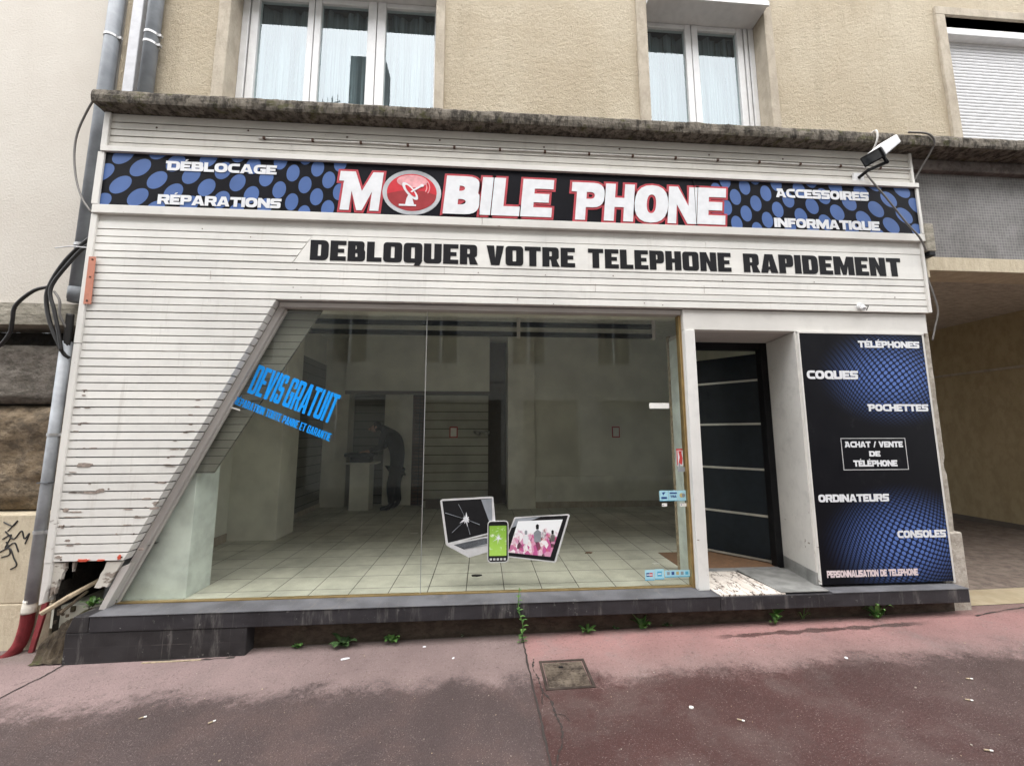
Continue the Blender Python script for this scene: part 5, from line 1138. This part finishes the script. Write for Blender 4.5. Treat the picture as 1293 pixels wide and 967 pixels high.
# ================================================================== litter on the pavement
def scrap(name, label, cat, x, y, l, w, h, az, mat, group='litter on the pavement'):
    b = MB(); rd = random.Random(int(x * 1000)); P = [(l * .5 * math.cos(a * PI / 4) * rd.uniform(.75, 1.1), w * .5 * math.sin(a * PI / 4) * rd.uniform(.75, 1.1)) for a in range(8)]
    b.hprism([(p[0] * math.cos(az) - p[1] * math.sin(az), p[0] * math.sin(az) + p[1] * math.cos(az)) for p in P], 0, h); b.v = [(x + a, y + c, gz(x) + .001 + z) for a, c, z in b.v]
    return tag(b.build(name, M[mat], bevel=.0008), label, cat, group)
def butt(label, x, y, az):
    t_ = thing('cigarette_butt', label, 'cigarette butt', (x, y, gz(x)), 'litter on the pavement'); d = Vector((math.cos(az), math.sin(az), 0)); p = Vector((x, y, gz(x) + .006))
    b = MB(); b.tube([p, p + d * .022], .0042, 8); b.build('filter', M['stick'], t_, smooth=True); b = MB(); b.tube([p + d * .0222, p + d * .036], .0041, 8); b.build('paper', M['paper'], t_, smooth=True)
butt('cigarette butt right of the pale pebble', 1.42, -1.19, -.5); butt('cigarette butt nearest the lower right edge', 2.49, -1.51, -.3); butt('cigarette butt alone on the dark left pavement', -1.53, -.94, .7); butt('cigarette butt on the right, upper of two close together', 3.08, -.98, -.2); butt('cigarette butt on the right, lower of two close together', 2.84, -1.16, -.4); butt('cigarette butt at the left by the dark damp edge', -1.96, -.86, .5)
scrap('pebble', 'flat pale pebble right of the manhole cover', 'pebble', 1.22, -1.07, .032, .024, .006, .3, 'paper'); scrap('paper_scrap', 'torn white paper scrap below the bushy weed', 'paper scrap', -.98, -.33, .075, .028, .003, .3, 'vinyl_white')
scrap('paper_scrap', 'small white scrap between two weeds on the left', 'paper scrap', -.43, -.22, .03, .02, .003, .2, 'vinyl_white'); scrap('paper_scrap', 'small white crumb near the dark spots', 'paper scrap', -.20, -.40, .03, .016, .003, 1, 'vinyl_white'); scrap('paper_scrap', 'small white scrap on the pink pavement below the black panel', 'paper scrap', 2.55, -.68, .03, .024, .003, 1, 'vinyl_white')
b = MB(); b.box(-2.3, -1.9, -.262, -.25, -.008, .004); tilt(b); b.xform(Matrix.Translation((-.13, .02, .0))); tag(b.build('wood_stick', M['stick']), 'thin yellow stick lying at the foot of the tiled block', 'stick')
gr = MB(); rd = random.Random(12)
for k in range(300):
    x = rd.uniform(-3.0, 4.4); y = rd.uniform(-1.9, -.22); s = rd.uniform(.0011, .0030) * (1 + (rd.random() < .06) * 1.2); a0 = rd.uniform(0, 6)
    if .39 < x < .74 and -.85 < y < -.49: continue
    P = [(x + s * math.cos(a0 + a * PI / 3) * rd.uniform(.6, 1.2), y + s * math.sin(a0 + a * PI / 3) * rd.uniform(.6, 1.2)) for a in range(6)]; n0 = len(gr.v); gr.hprism(P, .0, s * .7, 0 if rd.random() < .6 else 1); gr.v[n0:] = [(q_[0], q_[1], q_[2] + gz(q_[0]) + .0005) for q_ in gr.v[n0:]]
tag(gr.build('grit', [M['stick'], M['chip_stone']]), 'pale grit scattered over the red pavement', 'grit', kind='stuff')

# ================================================================== across the street (seen in the glass)
op = thing('opposite_building', 'four storey pale building across the street, seen only as reflection', 'building', (0, -9.5, 0))
YO = -9.5; b = MB(); H = 12.9; cols = [-13 + 2.9 * k for k in range(10)]; rows = [3.9, 6.6, 9.4]
zs = [3.4]
def wallpiece(x0, x1, z0, z1, m=0): b.box(x0, x1, YO - .4, YO, z0, z1, m)
z_prev = 3.3
for r0 in rows:
    wallpiece(-16, 18, z_prev, r0)
    xp = -16
    for c in cols: wallpiece(xp, c - .6, r0, r0 + 1.75); xp = c + .6
    wallpiece(xp, 18, r0, r0 + 1.75); z_prev = r0 + 1.75
wallpiece(-16, 18, z_prev, H); b.build('wall', M['opp_wall'], op)
for r0 in rows:
    for c in cols:
        f = MB()
        for q_ in ((c - .6, c - .53), (c - .04, c + .04), (c + .53, c + .6)): f.box(*q_, YO - .16, YO - .09, r0, r0 + 1.75)
        f.box(c - .53, c - .04, YO - .155, YO - .095, r0 + 1.68, r0 + 1.75); f.box(c + .04, c + .53, YO - .155, YO - .095, r0 + 1.68, r0 + 1.75)
        w_ = f.build('window', M['white_pvc'], op); MB().box(c - .6, c + .6, YO - .14, YO - .12, r0 + .001, r0 + 1.679).build('pane', M['opp_glass'], w_)
b = MB()
xs_ = [-16, -12.5, -9.2, -5.4, -2.6, .6, 3.2, 6.6, 9.8, 13.5, 18]
for i, (a, c) in enumerate(zip(xs_, xs_[1:])): b.box(a + .0, a + .7, YO - .3, YO, -.4, 3.3, 0); b.box(a + .7, c, YO - .45, YO - .35, -.4, 3.3, 1 if i % 3 else 0); b.box(a + .7, c, YO - .12, YO - .02, 2.7, 3.3, 0)
b.build('ground_floor', [M['opp_wall'], M['opp_dark']], op)
MB().box(-16, 18, YO - .4, YO + .35, H, H + .25).build('eaves', M['surround'], op); 
rf = MB(); rf.hprism([(-16, YO - 6), (18, YO - 6), (18, YO + .2), (-16, YO + .2)], H + .25, H + .32); rf.v = [(x, y, z + (.55 * (YO + .2 - y) if y < YO else 0) * .3) for x, y, z in rf.v]; roof = rf.build('roof', M['opp_roof'], op)
MB().box(-5.15, -3.85, YO - 1.5, YO - .6, H, H + 3.1).build('chimney', M['chimney'], roof)
b = MB(); b.box(3.2, 7.6, YO + .001, YO + .9, 6.42, 6.56); b.build('balcony', M['opp_wall'], op)
rl = MB(); rl.box(3.2, 7.6, YO + .86, YO + .9, 7.5, 7.54)
for k in range(45): rl.box(3.2 + k * .0995, 3.215 + k * .0995, YO + .87, YO + .89, 6.56, 7.5)
rl.build('balcony_railing', M['white_pvc'], op)
an = MB(); an.tube([(-5.75, YO - .6, H), (-5.75, YO - .6, H + 1.25)], .022, 6); an.tube([(-6.5, YO - .6, H + .75), (-5.45, YO - .6, H + 1.15)], .018, 6)
for k in range(6): x = -6.45 + k * .18; an.tube([(x - .04, YO - .75, H + .65 + k * .07), (x + .06, YO - .45, H + .92 + k * .07)], .012, 6)
an.build('aerial', M['black'], roof)
S.render.engine = 'CYCLES'
